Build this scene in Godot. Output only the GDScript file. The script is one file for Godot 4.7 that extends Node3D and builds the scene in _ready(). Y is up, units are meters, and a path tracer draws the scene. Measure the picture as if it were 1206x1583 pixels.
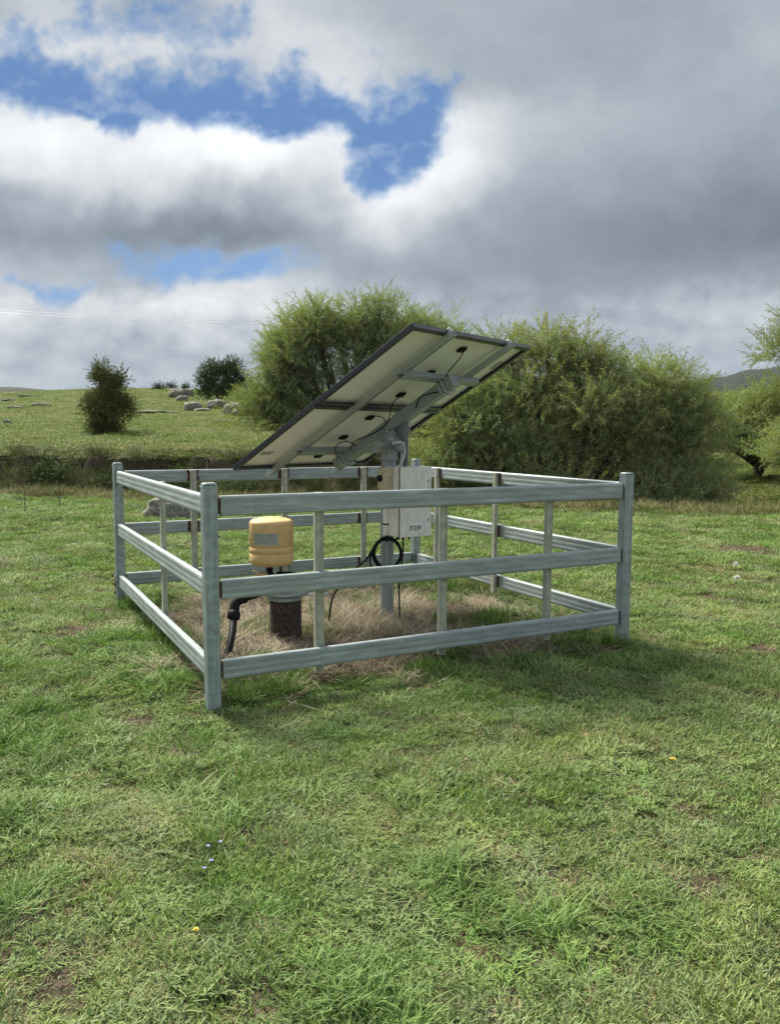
extends Node3D
# Fenced solar bore pump in a paddock, willows along a creek behind. Units are metres, y is up.

# ---------------------------------------------------------------- camera numbers (photograph 1206 x 1583)
const PW := 1206.0
const PH := 1583.0
const FOCAL := 1250.0
const PITCH := 0.0982
const ROLL := -0.0051
const EYE := 1.572

var rng := RandomNumberGenerator.new()
var taken := {}
var n_big := FastNoiseLite.new()
var n_mid := FastNoiseLite.new()
var n_fine := FastNoiseLite.new()
var n_dry := FastNoiseLite.new()
var M := {}

# pen corners, from the photograph's posts
const PA := Vector3(-1.008, 0, -4.5)
var pu := Vector3(cos(-0.48), 0, sin(-0.48))
var pv := Vector3(sin(-0.48), 0, -cos(-0.48))
const SU := 3.10
const SV := 3.163

# ================================================================ helpers: naming
func numbered(called: String) -> String:
	if not taken.has(called):
		taken[called] = 0
		return called
	taken[called] += 1
	return "%s_%03d" % [called, taken[called]]

func tag(o: Node, label := "", category := "", group := "", kind := "") -> Node:
	if label: o.set_meta("label", label)
	if category: o.set_meta("category", category)
	if group: o.set_meta("group", group)
	if kind: o.set_meta("kind", kind)
	return o

func thing(called: String, label: String, category: String, at := Vector3.ZERO, turn := 0.0, group := "") -> Node3D:
	var o := Node3D.new()
	o.name = numbered(called)
	add_child(o)
	o.position = at
	o.rotation.y = turn
	tag(o, label, category, group)
	return o

func obj(called: String, mesh: Mesh, mat: Material, parent: Node = null) -> MeshInstance3D:
	var o := MeshInstance3D.new()
	o.mesh = mesh
	o.material_override = mat
	if parent == null:
		o.name = numbered(called)
		add_child(o)
	else:
		o.name = called
		parent.add_child(o, true)
	return o

func copies_of(called: String, mesh: Mesh, mat: Material, where: Array, tint: PackedColorArray, parent: Node = null) -> MultiMeshInstance3D:
	var mm := MultiMesh.new()
	mm.transform_format = MultiMesh.TRANSFORM_3D
	mm.use_colors = true
	mm.mesh = mesh
	mm.instance_count = where.size()
	for i in where.size():
		mm.set_instance_transform(i, where[i])
		mm.set_instance_color(i, tint[i])
	var o := MultiMeshInstance3D.new()
	o.multimesh = mm
	o.material_override = mat
	if parent == null:
		o.name = numbered(called)
		add_child(o)
	else:
		o.name = called
		parent.add_child(o, true)
	o.set_meta("kind", "stuff")
	return o

# ================================================================ helpers: shapes
func mb(smooth := false) -> SurfaceTool:
	var st := SurfaceTool.new()
	st.begin(Mesh.PRIMITIVE_TRIANGLES)
	st.set_smooth_group(0 if smooth else -1)
	return st

func done(st: SurfaceTool) -> ArrayMesh:
	st.generate_normals()
	return st.commit()

func tri(st: SurfaceTool, a: Vector3, b: Vector3, c: Vector3, out: Vector3) -> void:
	if (b - a).cross(c - a).dot(out) > 0.0:
		st.add_vertex(a); st.add_vertex(c); st.add_vertex(b)
	else:
		st.add_vertex(a); st.add_vertex(b); st.add_vertex(c)

func quad(st: SurfaceTool, a: Vector3, b: Vector3, c: Vector3, d: Vector3, out: Vector3) -> void:
	tri(st, a, b, c, out)
	tri(st, a, c, d, out)

# a profile (x, y) drawn along local z from z0 to z1, placed by a transform; bevel shrinks the ends a little
func prism(st: SurfaceTool, prof: PackedVector2Array, z0: float, z1: float, xf := Transform3D.IDENTITY, bevel := 0.0) -> void:
	var n := prof.size()
	var cen := Vector2.ZERO
	var area := 0.0
	for i in n:
		cen += prof[i] / n
		area += prof[i].cross(prof[(i + 1) % n])
	var ext := 0.0001
	for p in prof: ext = maxf(ext, (p - cen).length())
	var k := 1.0 - bevel / ext
	var zs := [z0, z1]
	var ks := [1.0, 1.0]
	if bevel > 0.0:
		zs = [z0, z0 + bevel, z1 - bevel, z1]
		ks = [k, 1.0, 1.0, k]
	var rings := []
	for r in zs.size():
		var ring := PackedVector3Array()
		for p in prof:
			var q: Vector2 = cen + (p - cen) * ks[r]
			ring.append(xf * Vector3(q.x, q.y, zs[r]))
		rings.append(ring)
	for r in zs.size() - 1:
		for i in n:
			var j := (i + 1) % n
			var e := prof[j] - prof[i]
			var nn := Vector2(e.y, -e.x) * signf(area)
			var out: Vector3 = xf.basis * Vector3(nn.x, nn.y, (-0.3 if ks[r] < ks[r + 1] else 0.3 if ks[r] > ks[r + 1] else 0.0) * nn.length())
			quad(st, rings[r][i], rings[r][j], rings[r + 1][j], rings[r + 1][i], out)
	var ids := Geometry2D.triangulate_polygon(prof)
	for t in range(0, ids.size(), 3):
		var f: PackedVector3Array = rings[0]
		var l: PackedVector3Array = rings[-1]
		tri(st, f[ids[t]], f[ids[t + 1]], f[ids[t + 2]], xf.basis * Vector3(0, 0, -1))
		tri(st, l[ids[t]], l[ids[t + 1]], l[ids[t + 2]], xf.basis * Vector3(0, 0, 1))

func rect(w: float, h: float, c := 0.0) -> PackedVector2Array:
	var a := w / 2.0
	var b := h / 2.0
	if c <= 0.0:
		return PackedVector2Array([Vector2(-a, -b), Vector2(a, -b), Vector2(a, b), Vector2(-a, b)])
	return PackedVector2Array([Vector2(-a + c, -b), Vector2(a - c, -b), Vector2(a, -b + c), Vector2(a, b - c), Vector2(a - c, b), Vector2(-a + c, b), Vector2(-a, b - c), Vector2(-a, -b + c)])

# box with chamfered edges: size along x, y, z
func bx(st: SurfaceTool, at: Vector3, size: Vector3, c := 0.004, basis := Basis.IDENTITY) -> void:
	prism(st, rect(size.x, size.y, c), -size.z / 2, size.z / 2, Transform3D(basis, at), c)

func tube(st: SurfaceTool, pts: Array, radii, sides := 8, capped := true) -> void:
	var rings := []
	var n := pts.size()
	var side := Vector3.ZERO
	for i in n:
		var t: Vector3 = (pts[mini(i + 1, n - 1)] - pts[maxi(i - 1, 0)]).normalized()
		if side == Vector3.ZERO:
			side = t.cross(Vector3.UP if absf(t.y) < 0.9 else Vector3.RIGHT).normalized()
		else:
			side = (side - t * side.dot(t)).normalized()
		var up := t.cross(side)
		var ring := PackedVector3Array()
		var r: float = radii[i] if radii is Array else radii
		for k in sides:
			var a := TAU * k / sides
			ring.append(pts[i] + (side * cos(a) + up * sin(a)) * r)
		rings.append(ring)
	for i in n - 1:
		for k in sides:
			var j := (k + 1) % sides
			var out: Vector3 = rings[i][k] + rings[i][j] - 2.0 * pts[i] + rings[i + 1][k] - pts[i + 1]
			quad(st, rings[i][k], rings[i][j], rings[i + 1][j], rings[i + 1][k], out)
	if capped:
		for e in [0, n - 1]:
			var o: Vector3 = pts[0] - pts[1] if e == 0 else pts[n - 1] - pts[n - 2]
			for k in range(1, sides - 1):
				tri(st, rings[e][0], rings[e][k], rings[e][k + 1], o)

# rings (radius, height) round the local y axis
func lathe(st: SurfaceTool, prof: Array, sides := 32, xf := Transform3D.IDENTITY, sharp := false) -> void:
	for i in prof.size() - 1:
		var p: Vector2 = prof[i]
		var q: Vector2 = prof[i + 1]
		var nn := Vector2(q.y - p.y, p.x - q.x)
		if sharp: st.set_smooth_group(i + 1)
		for k in sides:
			var a := TAU * k / sides
			var b := TAU * (k + 1) / sides
			var ca := Vector3(cos(a), 0, sin(a))
			var cb := Vector3(cos(b), 0, sin(b))
			var out: Vector3 = xf.basis * ((ca + cb) * 0.5 * nn.x + Vector3.UP * nn.y)
			var v0: Vector3 = xf * (ca * p.x + Vector3.UP * p.y)
			var v1: Vector3 = xf * (cb * p.x + Vector3.UP * p.y)
			var v2: Vector3 = xf * (cb * q.x + Vector3.UP * q.y)
			var v3: Vector3 = xf * (ca * q.x + Vector3.UP * q.y)
			if p.x > 1e-5: tri(st, v0, v1, v2, out)
			if q.x > 1e-5: tri(st, v0, v2, v3, out)

func curve(pts: Array, steps := 6) -> Array:
	var out := []
	var n := pts.size()
	for i in n - 1:
		var p0: Vector3 = pts[maxi(i - 1, 0)]
		var p1: Vector3 = pts[i]
		var p2: Vector3 = pts[i + 1]
		var p3: Vector3 = pts[mini(i + 2, n - 1)]
		for k in steps:
			out.append(p1.cubic_interpolate(p2, p0, p3, float(k) / steps))
	out.append(pts[n - 1])
	return out

# ================================================================ helpers: materials
func noise_image(size: int, freq: float, octaves: int, lo: Color, hi: Color, sd: int, kind := FastNoiseLite.TYPE_SIMPLEX_SMOOTH) -> ImageTexture:
	var n := FastNoiseLite.new()
	n.noise_type = kind
	n.frequency = freq
	n.seed = sd
	n.fractal_type = FastNoiseLite.FRACTAL_FBM
	n.fractal_octaves = octaves
	var g := n.get_seamless_image(size, size)
	g.convert(Image.FORMAT_L8)
	var src := g.get_data()
	var data := PackedByteArray()
	data.resize(size * size * 3)
	for i in size * size:
		var c := lo.lerp(hi, src[i] / 255.0)
		data[i * 3] = int(clampf(c.r, 0, 1) * 255)
		data[i * 3 + 1] = int(clampf(c.g, 0, 1) * 255)
		data[i * 3 + 2] = int(clampf(c.b, 0, 1) * 255)
	return ImageTexture.create_from_image(Image.create_from_data(size, size, false, Image.FORMAT_RGB8, data))

# zinc coating on a rolled section: lines along the length, dull patches, cross marks and specks of dirt
func zinc_image(sd: int) -> ImageTexture:
	var W := 1024
	var H := 128
	var line := FastNoiseLite.new()
	line.seed = sd
	line.frequency = 0.09
	line.fractal_octaves = 4
	var patch := FastNoiseLite.new()
	patch.seed = sd + 1
	patch.frequency = 0.012
	patch.fractal_octaves = 5
	var r := RandomNumberGenerator.new()
	r.seed = sd
	var v := PackedFloat32Array()
	v.resize(W * H)
	for y in H:
		for x in W:
			var k := 0.84 + 0.11 * line.get_noise_2d(x * 0.008, y * 1.6) + 0.10 * line.get_noise_2d(x * 0.003 + 40.0, y * 4.0)
			var p := patch.get_noise_2d(x * 0.8, y * 1.4)
			k += 0.10 * p
			if p > 0.34: k += 0.05
			v[y * W + x] = k
	for m in 46:
		var x0 := r.randi() % W
		var y0 := r.randi() % 90
		var hgt := 12 + r.randi() % 60
		var amount := r.randf_range(-0.06, 0.13)
		for y in range(y0, mini(y0 + hgt, H)):
			for x in range(x0, mini(x0 + 1 + r.randi() % 2, W)): v[y * W + x] += amount
	for m in 240:
		var x0 := r.randi() % (W - 4)
		var y0 := r.randi() % (H - 3)
		var amount := r.randf_range(-0.16, 0.08)
		for y in range(y0, y0 + 1 + r.randi() % 2):
			for x in range(x0, x0 + 1 + r.randi() % 3): v[y * W + x] += amount
	var data := PackedByteArray()
	data.resize(W * H * 3)
	for i in W * H:
		var k := clampf(v[i], 0.3, 1.0)
		data[i * 3] = int(k * 250)
		data[i * 3 + 1] = int(minf(k * 1.01, 1.0) * 252)
		data[i * 3 + 2] = int(minf(k * 1.01, 1.0) * 250)
	return ImageTexture.create_from_image(Image.create_from_data(W, H, false, Image.FORMAT_RGB8, data))

func mat(c: Color, rough := 0.8, metal := 0.0, tex: Texture2D = null, scale := Vector3.ONE, bump := 0.0) -> StandardMaterial3D:
	var m := StandardMaterial3D.new()
	m.albedo_color = c.linear_to_srgb()
	m.roughness = rough
	m.metallic = metal
	if tex:
		m.albedo_texture = tex
		m.uv1_triplanar = true
		m.uv1_scale = scale
		if bump > 0.0:
			m.heightmap_enabled = true
			m.heightmap_texture = tex
			m.heightmap_scale = bump
	return m

func leafy(back: Color, rough := 0.6) -> StandardMaterial3D:
	var m := StandardMaterial3D.new()
	m.vertex_color_use_as_albedo = true
	m.roughness = rough
	m.metallic_specular = 0.25
	m.cull_mode = BaseMaterial3D.CULL_DISABLED
	m.backlight_enabled = true
	m.backlight = back
	return m

# ================================================================ terrain
func ss(a: float, b: float, x: float) -> float:
	return smoothstep(a, b, x)

func lip(x: float) -> float:
	return 18.0 - 0.217 * clampf(x, -16.0, 14.0) + 0.35 * n_mid.get_noise_2d(x * 0.6, 40.0)

func height(x: float, z: float) -> float:
	var d := -z
	var t := d - lip(x)
	var h := 0.0
	if t < 0.5:
		h = 0.025 * n_mid.get_noise_2d(x * 1.6, z * 1.6) + 0.06 * n_big.get_noise_2d(x * 0.8, z * 0.8)
		h *= ss(60.0, 10.0, absf(d))
	if t > -1.0:
		var u := x / maxf(d, 1.0) * 26.0
		var right := ss(3.0, 9.5, u)
		var bed := lerpf(-1.15, -1.25, right)
		var rough := 0.12 * n_mid.get_noise_2d(x * 0.9, z * 0.9) + 0.05 * n_fine.get_noise_2d(x, z)
		var g := bed * ss(-0.6, 3.2, t)
		g += rough * ss(0.0, 1.5, t) * ss(30.0, 9.0, t)
		var bank_at := 7.4 + 1.5 * n_mid.get_noise_2d(x * 0.4, 7.0) + 0.7 * n_fine.get_noise_2d(x * 0.9, 3.0)
		var left_rise := 1.15 * ss(4.4, bank_at - 0.3, t) + 0.72 * ss(bank_at - 0.3, bank_at + 0.12, t)
		var right_rise := 0.75 * ss(4.5, 12.0, t)
		g += lerpf(left_rise, right_rise, right)
		var s := maxf(t - 7.6, 0.0)
		var climb := 0.083 * s if s < 70.0 else 0.083 * 70.0 + 0.083 * 26.0 * (1.0 - exp(-(s - 70.0) / 26.0))
		climb *= 1.0 - 0.075 * ss(-30.0, -48.0, x)
		climb *= 1.0 - 0.9 * ss(120.0, 420.0, s)
		g += climb * (1.0 + 0.12 * right * ss(10.0, 60.0, s))
		g += (0.35 * n_big.get_noise_2d(x * 0.12, z * 0.12) + 0.06 * n_mid.get_noise_2d(x * 0.3, z * 0.3)) * ss(8.0, 40.0, t) * ss(500.0, 100.0, t)
		h += g * ss(-1.0, 0.0, t)
	return h

func ray(px: float, py: float) -> Vector3:
	var X := (px - PW / 2) / FOCAL
	var Y := (PH / 2 - py) / FOCAL
	var v := Vector2(X, Y).rotated(-ROLL)
	return (Vector3(0, -sin(PITCH), -cos(PITCH)) + Vector3(v.x, 0, 0) + Vector3(0, cos(PITCH), -sin(PITCH)) * v.y).normalized()

# where the line of sight through a photograph pixel meets the ground
func hit(px: float, py: float) -> Vector3:
	var d := ray(px, py)
	var t := 1.0
	while t < 400.0:
		var p := Vector3(0, EYE, 0) + d * t
		if p.y < height(p.x, p.z):
			return Vector3(p.x, height(p.x, p.z), p.z)
		t += 0.02 + t * 0.001
	var q := Vector3(0, EYE, 0) + d * 60.0
	return Vector3(q.x, height(q.x, q.z), q.z)

# where that line is this far in front of the camera
func at_depth(px: float, py: float, depth: float) -> Vector3:
	var d := ray(px, py)
	return Vector3(0, EYE, 0) + d * (depth / -d.z)

func on_ground(x: float, z: float) -> Vector3:
	return Vector3(x, height(x, z), z)

func in_pen(x: float, z: float) -> Vector2:
	var q := Vector3(x, 0, z) - Vector3(PA.x, 0, PA.z)
	return Vector2(q.dot(pu) / SU, q.dot(pv) / SV)

var bare := []   # bare or worn spots: [x, z, radius]
var lush := []   # tall green clumps: [x, z, radius]

func spot(list: Array, x: float, z: float) -> float:
	var m := 0.0
	for s in list:
		var dx: float = x - s[0]
		var dz: float = (z - s[1]) * 0.8
		var d2 := dx * dx + dz * dz
		var r: float = s[2]
		if d2 < r * r * 2.0:
			m = maxf(m, 1.0 - sqrt(d2) / r)
	return m

func soil_share(x: float, z: float) -> float:
	var s := spot(bare, x, z)
	return clampf(s * 1.6 + 0.55 * n_fine.get_noise_2d(x * 2.0, z * 2.0) * (0.3 + s), 0.0, 1.0)

func ground_color(x: float, z: float) -> Color:
	var d := -z
	var t := d - lip(x)
	var a := n_mid.get_noise_2d(x, z)
	var b := n_dry.get_noise_2d(x, z)
	var c := Color(0.12, 0.135, 0.06).lerp(Color(0.20, 0.18, 0.105), clampf(0.35 + 0.9 * b, 0, 1))
	c = c.lerp(Color(0.125, 0.106, 0.082), soil_share(x, z))
	var p := in_pen(x, z)
	var inside := ss(-0.05, 0.04, p.x + 0.03 * a) * ss(1.05, 0.95, p.x + 0.03 * a) * ss(-0.06, 0.03, p.y + 0.04 * b) * ss(1.0, 0.9, p.y + 0.06 * a)
	c = c.lerp(Color(0.15, 0.125, 0.10), inside * 0.9)
	if t > -0.5:
		var bank := Color(0.12, 0.135, 0.06).lerp(Color(0.20, 0.18, 0.105), clampf(0.5 + a, 0, 1))
		c = c.lerp(bank, ss(-0.5, 0.8, t))
		var field := Color(0.155, 0.20, 0.066).lerp(Color(0.22, 0.218, 0.10), clampf(0.42 + 1.1 * n_dry.get_noise_2d(x * 0.16, z * 0.3), 0, 1))
		c = c.lerp(Color(0.125, 0.106, 0.082), ss(5.2, 6.6, t + 1.2 * a) * (1.0 - ss(3.0, 9.5, x / maxf(d, 1.0) * 26.0)))
		c = c.lerp(field, ss(7.5, 8.1, t + 0.3 * a))
	return c

func build_ground() -> void:
	var ds := PackedFloat32Array()
	var d := -70.0
	while d < 4200.0:
		ds.append(d)
		if d < -8.0: d += 4.0
		elif d < 1.0: d += 0.5
		elif d < 9.0: d += 0.06
		elif d < 17.0: d += 0.1
		elif d < 30.0: d += 0.07
		else: d *= 1.035
	var cols := 280
	var verts := PackedVector3Array()
	var tint := PackedColorArray()
	var idx := PackedInt32Array()
	for r in ds.size():
		var dd := ds[r]
		var half := 9.0 + 0.95 * maxf(dd, 0.0) if dd > 0.0 else 9.0 - dd * 1.2
		for k in cols + 1:
			var s := 2.0 * k / cols - 1.0
			var x := half * (0.75 * s + 0.25 * s * s * s)
			if absf(s) > 0.985: x *= 3.0
			verts.append(Vector3(x, height(x, -dd), -dd))
			tint.append(ground_color(x, -dd))
	for r in ds.size() - 1:
		for k in cols:
			var a := r * (cols + 1) + k
			idx.append_array([a, a + cols + 1, a + 1, a + 1, a + cols + 1, a + cols + 2])
	var nrm := PackedVector3Array()
	nrm.resize(verts.size())
	for i in range(0, idx.size(), 3):
		var n := (verts[idx[i + 2]] - verts[idx[i]]).cross(verts[idx[i + 1]] - verts[idx[i]])
		for k in 3: nrm[idx[i + k]] += n
	for i in nrm.size(): nrm[i] = nrm[i].normalized()
	var arr := []
	arr.resize(Mesh.ARRAY_MAX)
	arr[Mesh.ARRAY_VERTEX] = verts
	arr[Mesh.ARRAY_NORMAL] = nrm
	arr[Mesh.ARRAY_COLOR] = tint
	arr[Mesh.ARRAY_INDEX] = idx
	var me := ArrayMesh.new()
	me.add_surface_from_arrays(Mesh.PRIMITIVE_TRIANGLES, arr)
	var m := StandardMaterial3D.new()
	m.vertex_color_use_as_albedo = true
	m.roughness = 1.0
	m.metallic_specular = 0.15
	var tex := noise_image(1024, 0.02, 6, Color(0.52, 0.52, 0.52), Color(1.0, 1.0, 0.97), 21)
	m.albedo_texture = tex
	m.uv1_triplanar = true
	m.uv1_world_triplanar = true
	m.uv1_scale = Vector3(0.9, 0.9, 0.9)
	m.heightmap_enabled = true
	m.heightmap_texture = tex
	m.heightmap_scale = 2.5
	var o := obj("ground", me, m)
	tag(o, "rough green paddock falling to a creek and rising to a hill", "ground", "", "structure")

# a far ridge: height profile over direction, at its real distance
func ridge(called: String, label: String, px0: float, px1: float, dist: float, tops: Array, m: Material) -> void:
	var st := mb(true)
	var n := 90
	var rings := []
	for k in n + 1:
		var px := lerpf(px0, px1, float(k) / n)
		var f := float(k) / n * (tops.size() - 1)
		var i := mini(int(f), tops.size() - 2)
		var py: float = lerpf(tops[i], tops[i + 1], smoothstep(0.0, 1.0, f - i))
		var top := at_depth(px, py + 1.2 * n_fine.get_noise_1d(k * 2.6), dist)
		var ring := []
		for j in 7:
			var q := j / 6.0
			var z := top.z + 260.0 * (1.0 - q) - 60.0 * q * 0.0
			ring.append(Vector3(top.x * (z / top.z), lerpf(-6.0, top.y, sin(q * PI / 2)) + 3.0 * n_fine.get_noise_2d(k * 3.0, j * 9.0) * (1.0 - q), z))
		ring.append(Vector3(top.x * 1.15, -8.0, top.z * 1.15))
		rings.append(ring)
	for k in n:
		for j in 7:
			quad(st, rings[k][j], rings[k + 1][j], rings[k + 1][j + 1], rings[k][j + 1], Vector3(0, 1, 0.3) if j < 6 else Vector3(0, 0.5, -1))
	var o := obj(called, done(st), m)
	tag(o, label, "hill", "", "structure")

# ================================================================ sky
const SKY_L := [
	[178, 192, 168, 172, 196, 186, 172, 168, 165, 161, 158, 160, 170],
	[200, 206, 206, 200, 196, 207, 180, 168, 165, 159, 157, 163, 174],
	[185, 200, 196, 194, 198, 208, 194, 170, 166, 163, 162, 165, 168],
	[228, 224, 222, 232, 230, 226, 220, 214, 190, 179, 171, 165, 159],
	[220, 230, 224, 236, 236, 224, 224, 230, 186, 168, 160, 154, 146],
	[166, 188, 200, 184, 176, 194, 232, 214, 164, 155, 148, 140, 131],
	[152, 150, 140, 132, 138, 160, 200, 164, 150, 142, 135, 128, 126],
	[176, 172, 166, 192, 206, 168, 158, 152, 147, 145, 144, 147, 150],
	[208, 198, 206, 216, 208, 198, 180, 165, 161, 165, 174, 182, 186],
	[188, 178, 172, 180, 180, 174, 168, 165, 164, 168, 173, 175, 178],
	[186, 184, 178, 176, 174, 172, 170, 168, 166, 168, 172, 174, 178]]
# blue openings in the cloud: vertices in photograph pixels with the softness of the edge
const HOLES := [
	[1.0, [[-80, 20, 40], [0, 52, 36], [60, 84, 26], [150, 108, 26], [210, 112, 30], [330, 96, 30], [400, 140, 30], [440, 108, 26], [560, 152, 24], [620, 132, 26], [692, 128, 14], [704, 165, 12], [690, 212, 14], [650, 268, 10], [570, 308, 6], [560, 303, 6], [556, 288, 8], [541, 272, 9], [549, 250, 10], [530, 233, 10], [537, 215, 9], [524, 196, 9], [480, 206, 5], [430, 216, 5], [400, 202, 5], [340, 192, 6], [300, 197, 6], [258, 181, 6], [225, 184, 6], [205, 207, 8], [160, 202, 6], [145, 185, 4], [120, 183, 4], [100, 178, 5], [60, 170, 12], [0, 152, 16], [-80, 140, 20]]],
	[0.9, [[185, 390, 12], [230, 394, 12], [330, 388, 10], [400, 394, 10], [470, 404, 16], [440, 420, 8], [400, 425, 6], [350, 432, 6], [290, 432, 6], [258, 442, 10], [228, 437, 14], [200, 420, 14]]],
	[0.9, [[20, 432, 10], [70, 438, 12], [125, 446, 14], [112, 464, 8], [70, 472, 8], [54, 450, 5], [36, 440, 5]]],
	[0.5, [[120, 8, 22], [230, 20, 22], [330, 14, 22], [375, 28, 22], [362, 58, 20], [300, 66, 18], [255, 44, 20], [180, 46, 20], [105, 36, 22]]]]

var hole_grid := PackedFloat32Array()
const HG := 8.0
const HGX0 := -260.0
const HGY0 := -260.0
const HGW := 220
const HGH := 130

func sky_holes() -> void:
	hole_grid.resize(HGW * HGH * 2)
	for gy in HGH:
		for gx in HGW:
			var p := Vector2(HGX0 + gx * HG, HGY0 + gy * HG)
			var best := -999.0
			var soft := 10.0
			for h in HOLES:
				var pts: Array = h[1]
				var n := pts.size()
				var inside := false
				var dmin := 1e9
				var sf := 10.0
				for i in n:
					var a := Vector2(pts[i][0], pts[i][1])
					var b := Vector2(pts[(i + 1) % n][0], pts[(i + 1) % n][1])
					if (a.y > p.y) != (b.y > p.y) and p.x < (b.x - a.x) * (p.y - a.y) / (b.y - a.y) + a.x:
						inside = not inside
					var e := b - a
					var k := clampf((p - a).dot(e) / e.length_squared(), 0.0, 1.0)
					var dd := p.distance_squared_to(a + e * k)
					if dd < dmin:
						dmin = dd
						sf = lerpf(pts[i][2], pts[(i + 1) % n][2], k)
				var sd := sqrt(dmin) * (1.0 if inside else -1.0)
				if h[0] < 0.6: sd = minf(sd, 1.0)
				if sd / sf > best / soft:
					best = sd
					soft = sf
			hole_grid[(gy * HGW + gx) * 2] = best
			hole_grid[(gy * HGW + gx) * 2 + 1] = soft

func grid_sample(x: float, y: float, ch: int) -> float:
	var fx := clampf((x - HGX0) / HG, 0.0, HGW - 1.001)
	var fy := clampf((y - HGY0) / HG, 0.0, HGH - 1.001)
	var ix := int(fx)
	var iy := int(fy)
	fx -= ix
	fy -= iy
	var k := (iy * HGW + ix) * 2 + ch
	return lerpf(lerpf(hole_grid[k], hole_grid[k + 2], fx), lerpf(hole_grid[k + HGW * 2], hole_grid[k + HGW * 2 + 2], fx), fy)

func lum_sample(x: float, y: float) -> float:
	var fx := clampf(x / 100.0, 0.0, 11.999)
	var fy := clampf(y / 60.0, 0.0, 9.999)
	var ix := int(fx)
	var iy := int(fy)
	fx -= ix
	fy -= iy
	var rows := PackedFloat32Array([0, 0, 0, 0])
	for j in 4:
		var r: Array = SKY_L[clampi(iy - 1 + j, 0, 10)]
		rows[j] = cubic_interpolate(r[ix], r[mini(ix + 1, 12)], r[maxi(ix - 1, 0)], r[mini(ix + 2, 12)], fx)
	return cubic_interpolate(rows[1], rows[2], rows[0], rows[3], fy)

func build_sky() -> ImageTexture:
	sky_holes()
	var w1 := FastNoiseLite.new()
	w1.seed = 5
	w1.frequency = 0.011
	w1.fractal_octaves = 5
	w1.fractal_gain = 0.55
	var w2 := FastNoiseLite.new()
	w2.seed = 77
	w2.frequency = 0.006
	w2.fractal_octaves = 5
	w2.fractal_gain = 0.55
	var gen := FastNoiseLite.new()
	gen.seed = 9
	gen.frequency = 0.55
	gen.fractal_octaves = 5
	# the whole dome, coarse: broken cloud made brighter than in view to lift ambient
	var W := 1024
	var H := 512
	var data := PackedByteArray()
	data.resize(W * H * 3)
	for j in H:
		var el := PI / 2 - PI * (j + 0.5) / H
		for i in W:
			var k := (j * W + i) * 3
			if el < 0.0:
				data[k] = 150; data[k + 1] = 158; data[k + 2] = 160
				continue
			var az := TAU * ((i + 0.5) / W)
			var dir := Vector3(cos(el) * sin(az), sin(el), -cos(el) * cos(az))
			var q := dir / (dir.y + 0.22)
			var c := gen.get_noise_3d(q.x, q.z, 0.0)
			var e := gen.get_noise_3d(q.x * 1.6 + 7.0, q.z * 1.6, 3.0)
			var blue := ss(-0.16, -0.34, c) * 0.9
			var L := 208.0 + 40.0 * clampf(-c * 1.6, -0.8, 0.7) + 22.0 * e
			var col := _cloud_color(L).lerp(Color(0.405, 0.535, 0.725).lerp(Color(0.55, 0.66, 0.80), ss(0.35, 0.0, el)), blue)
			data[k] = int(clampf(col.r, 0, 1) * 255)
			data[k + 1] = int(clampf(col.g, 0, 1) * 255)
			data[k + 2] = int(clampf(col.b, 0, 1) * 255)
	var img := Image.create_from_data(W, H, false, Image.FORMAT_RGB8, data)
	img.resize(4096, 2048, Image.INTERPOLATE_CUBIC)
	# the part in view and round it, fine
	for j in range(560, 1026):
		var el := PI / 2 - PI * (j + 0.5) / 2048
		for i in range(1620, 2477):
			var az := TAU * ((i + 0.5) / 4096 - 0.5)
			var dir := Vector3(cos(el) * sin(az), sin(el), -cos(el) * cos(az))
			var dep := -dir.y * sin(PITCH) - dir.z * cos(PITCH)
			if dep < 0.3: continue
			var v := Vector2(dir.x, dir.y * cos(PITCH) - dir.z * sin(PITCH)) * (FOCAL / dep)
			v = v.rotated(ROLL)
			var x := PW / 2 + v.x
			var y := PH / 2 - v.y
			var edge := maxf(maxf(-x, x - PW), -y)
			var share := 1.0 - ss(0.0, 170.0, edge)
			if share <= 0.0: continue
			var a := w1.get_noise_2d(x, y)
			var b := w1.get_noise_2d(x + 900.0, y)
			var c := w2.get_noise_2d(x, y * 1.5)
			var f := w1.get_noise_2d(x * 3.1, y * 3.1 + 500.0)
			var sd := grid_sample(x + a * 24.0 + c * 14.0, y + b * 18.0, 0)
			var sf := grid_sample(x, y, 1) * 1.6 + 3.0
			sd += (f * 0.6 + b * 0.9) * (2.0 + sf * 0.8)
			var blue := ss(-sf, sf, sd)
			var wisp := 0.3 * ss(0.05, 0.55, w1.get_noise_2d(x * 0.8 + 300.0, y * 1.4 + 90.0) + 0.25 * f)
			blue *= 1.0 - wisp
			var low := ss(400.0, 470.0, y)
			var streak := w2.get_noise_2d(x * 0.55 + 60.0, y * 3.4)
			var L := lum_sample(x + a * 26.0, y + b * 22.0)
			var puff := 10.0 * c + 5.0 * a + 2.0 * f
			var calm := ss(620.0, 900.0, x)
			L += puff * lerpf(1.0, 0.7, calm) + low * (streak * 10.0 + w2.get_noise_2d(x * 2.2 + 400.0, y * 3.6) * 16.0)
			# thin sunlit rim where a heap of cloud ends against the blue
			var col := _cloud_color(L)
			var sky := Color(0.405, 0.535, 0.725).lerp(Color(0.51, 0.64, 0.81), ss(230.0, 430.0, y))
			col = col.lerp(sky, blue)
			var col_at := (i + 2048) % 4096
			img.set_pixel(col_at, j, img.get_pixel(col_at, j).lerp(col, share))
	return ImageTexture.create_from_image(img)

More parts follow.
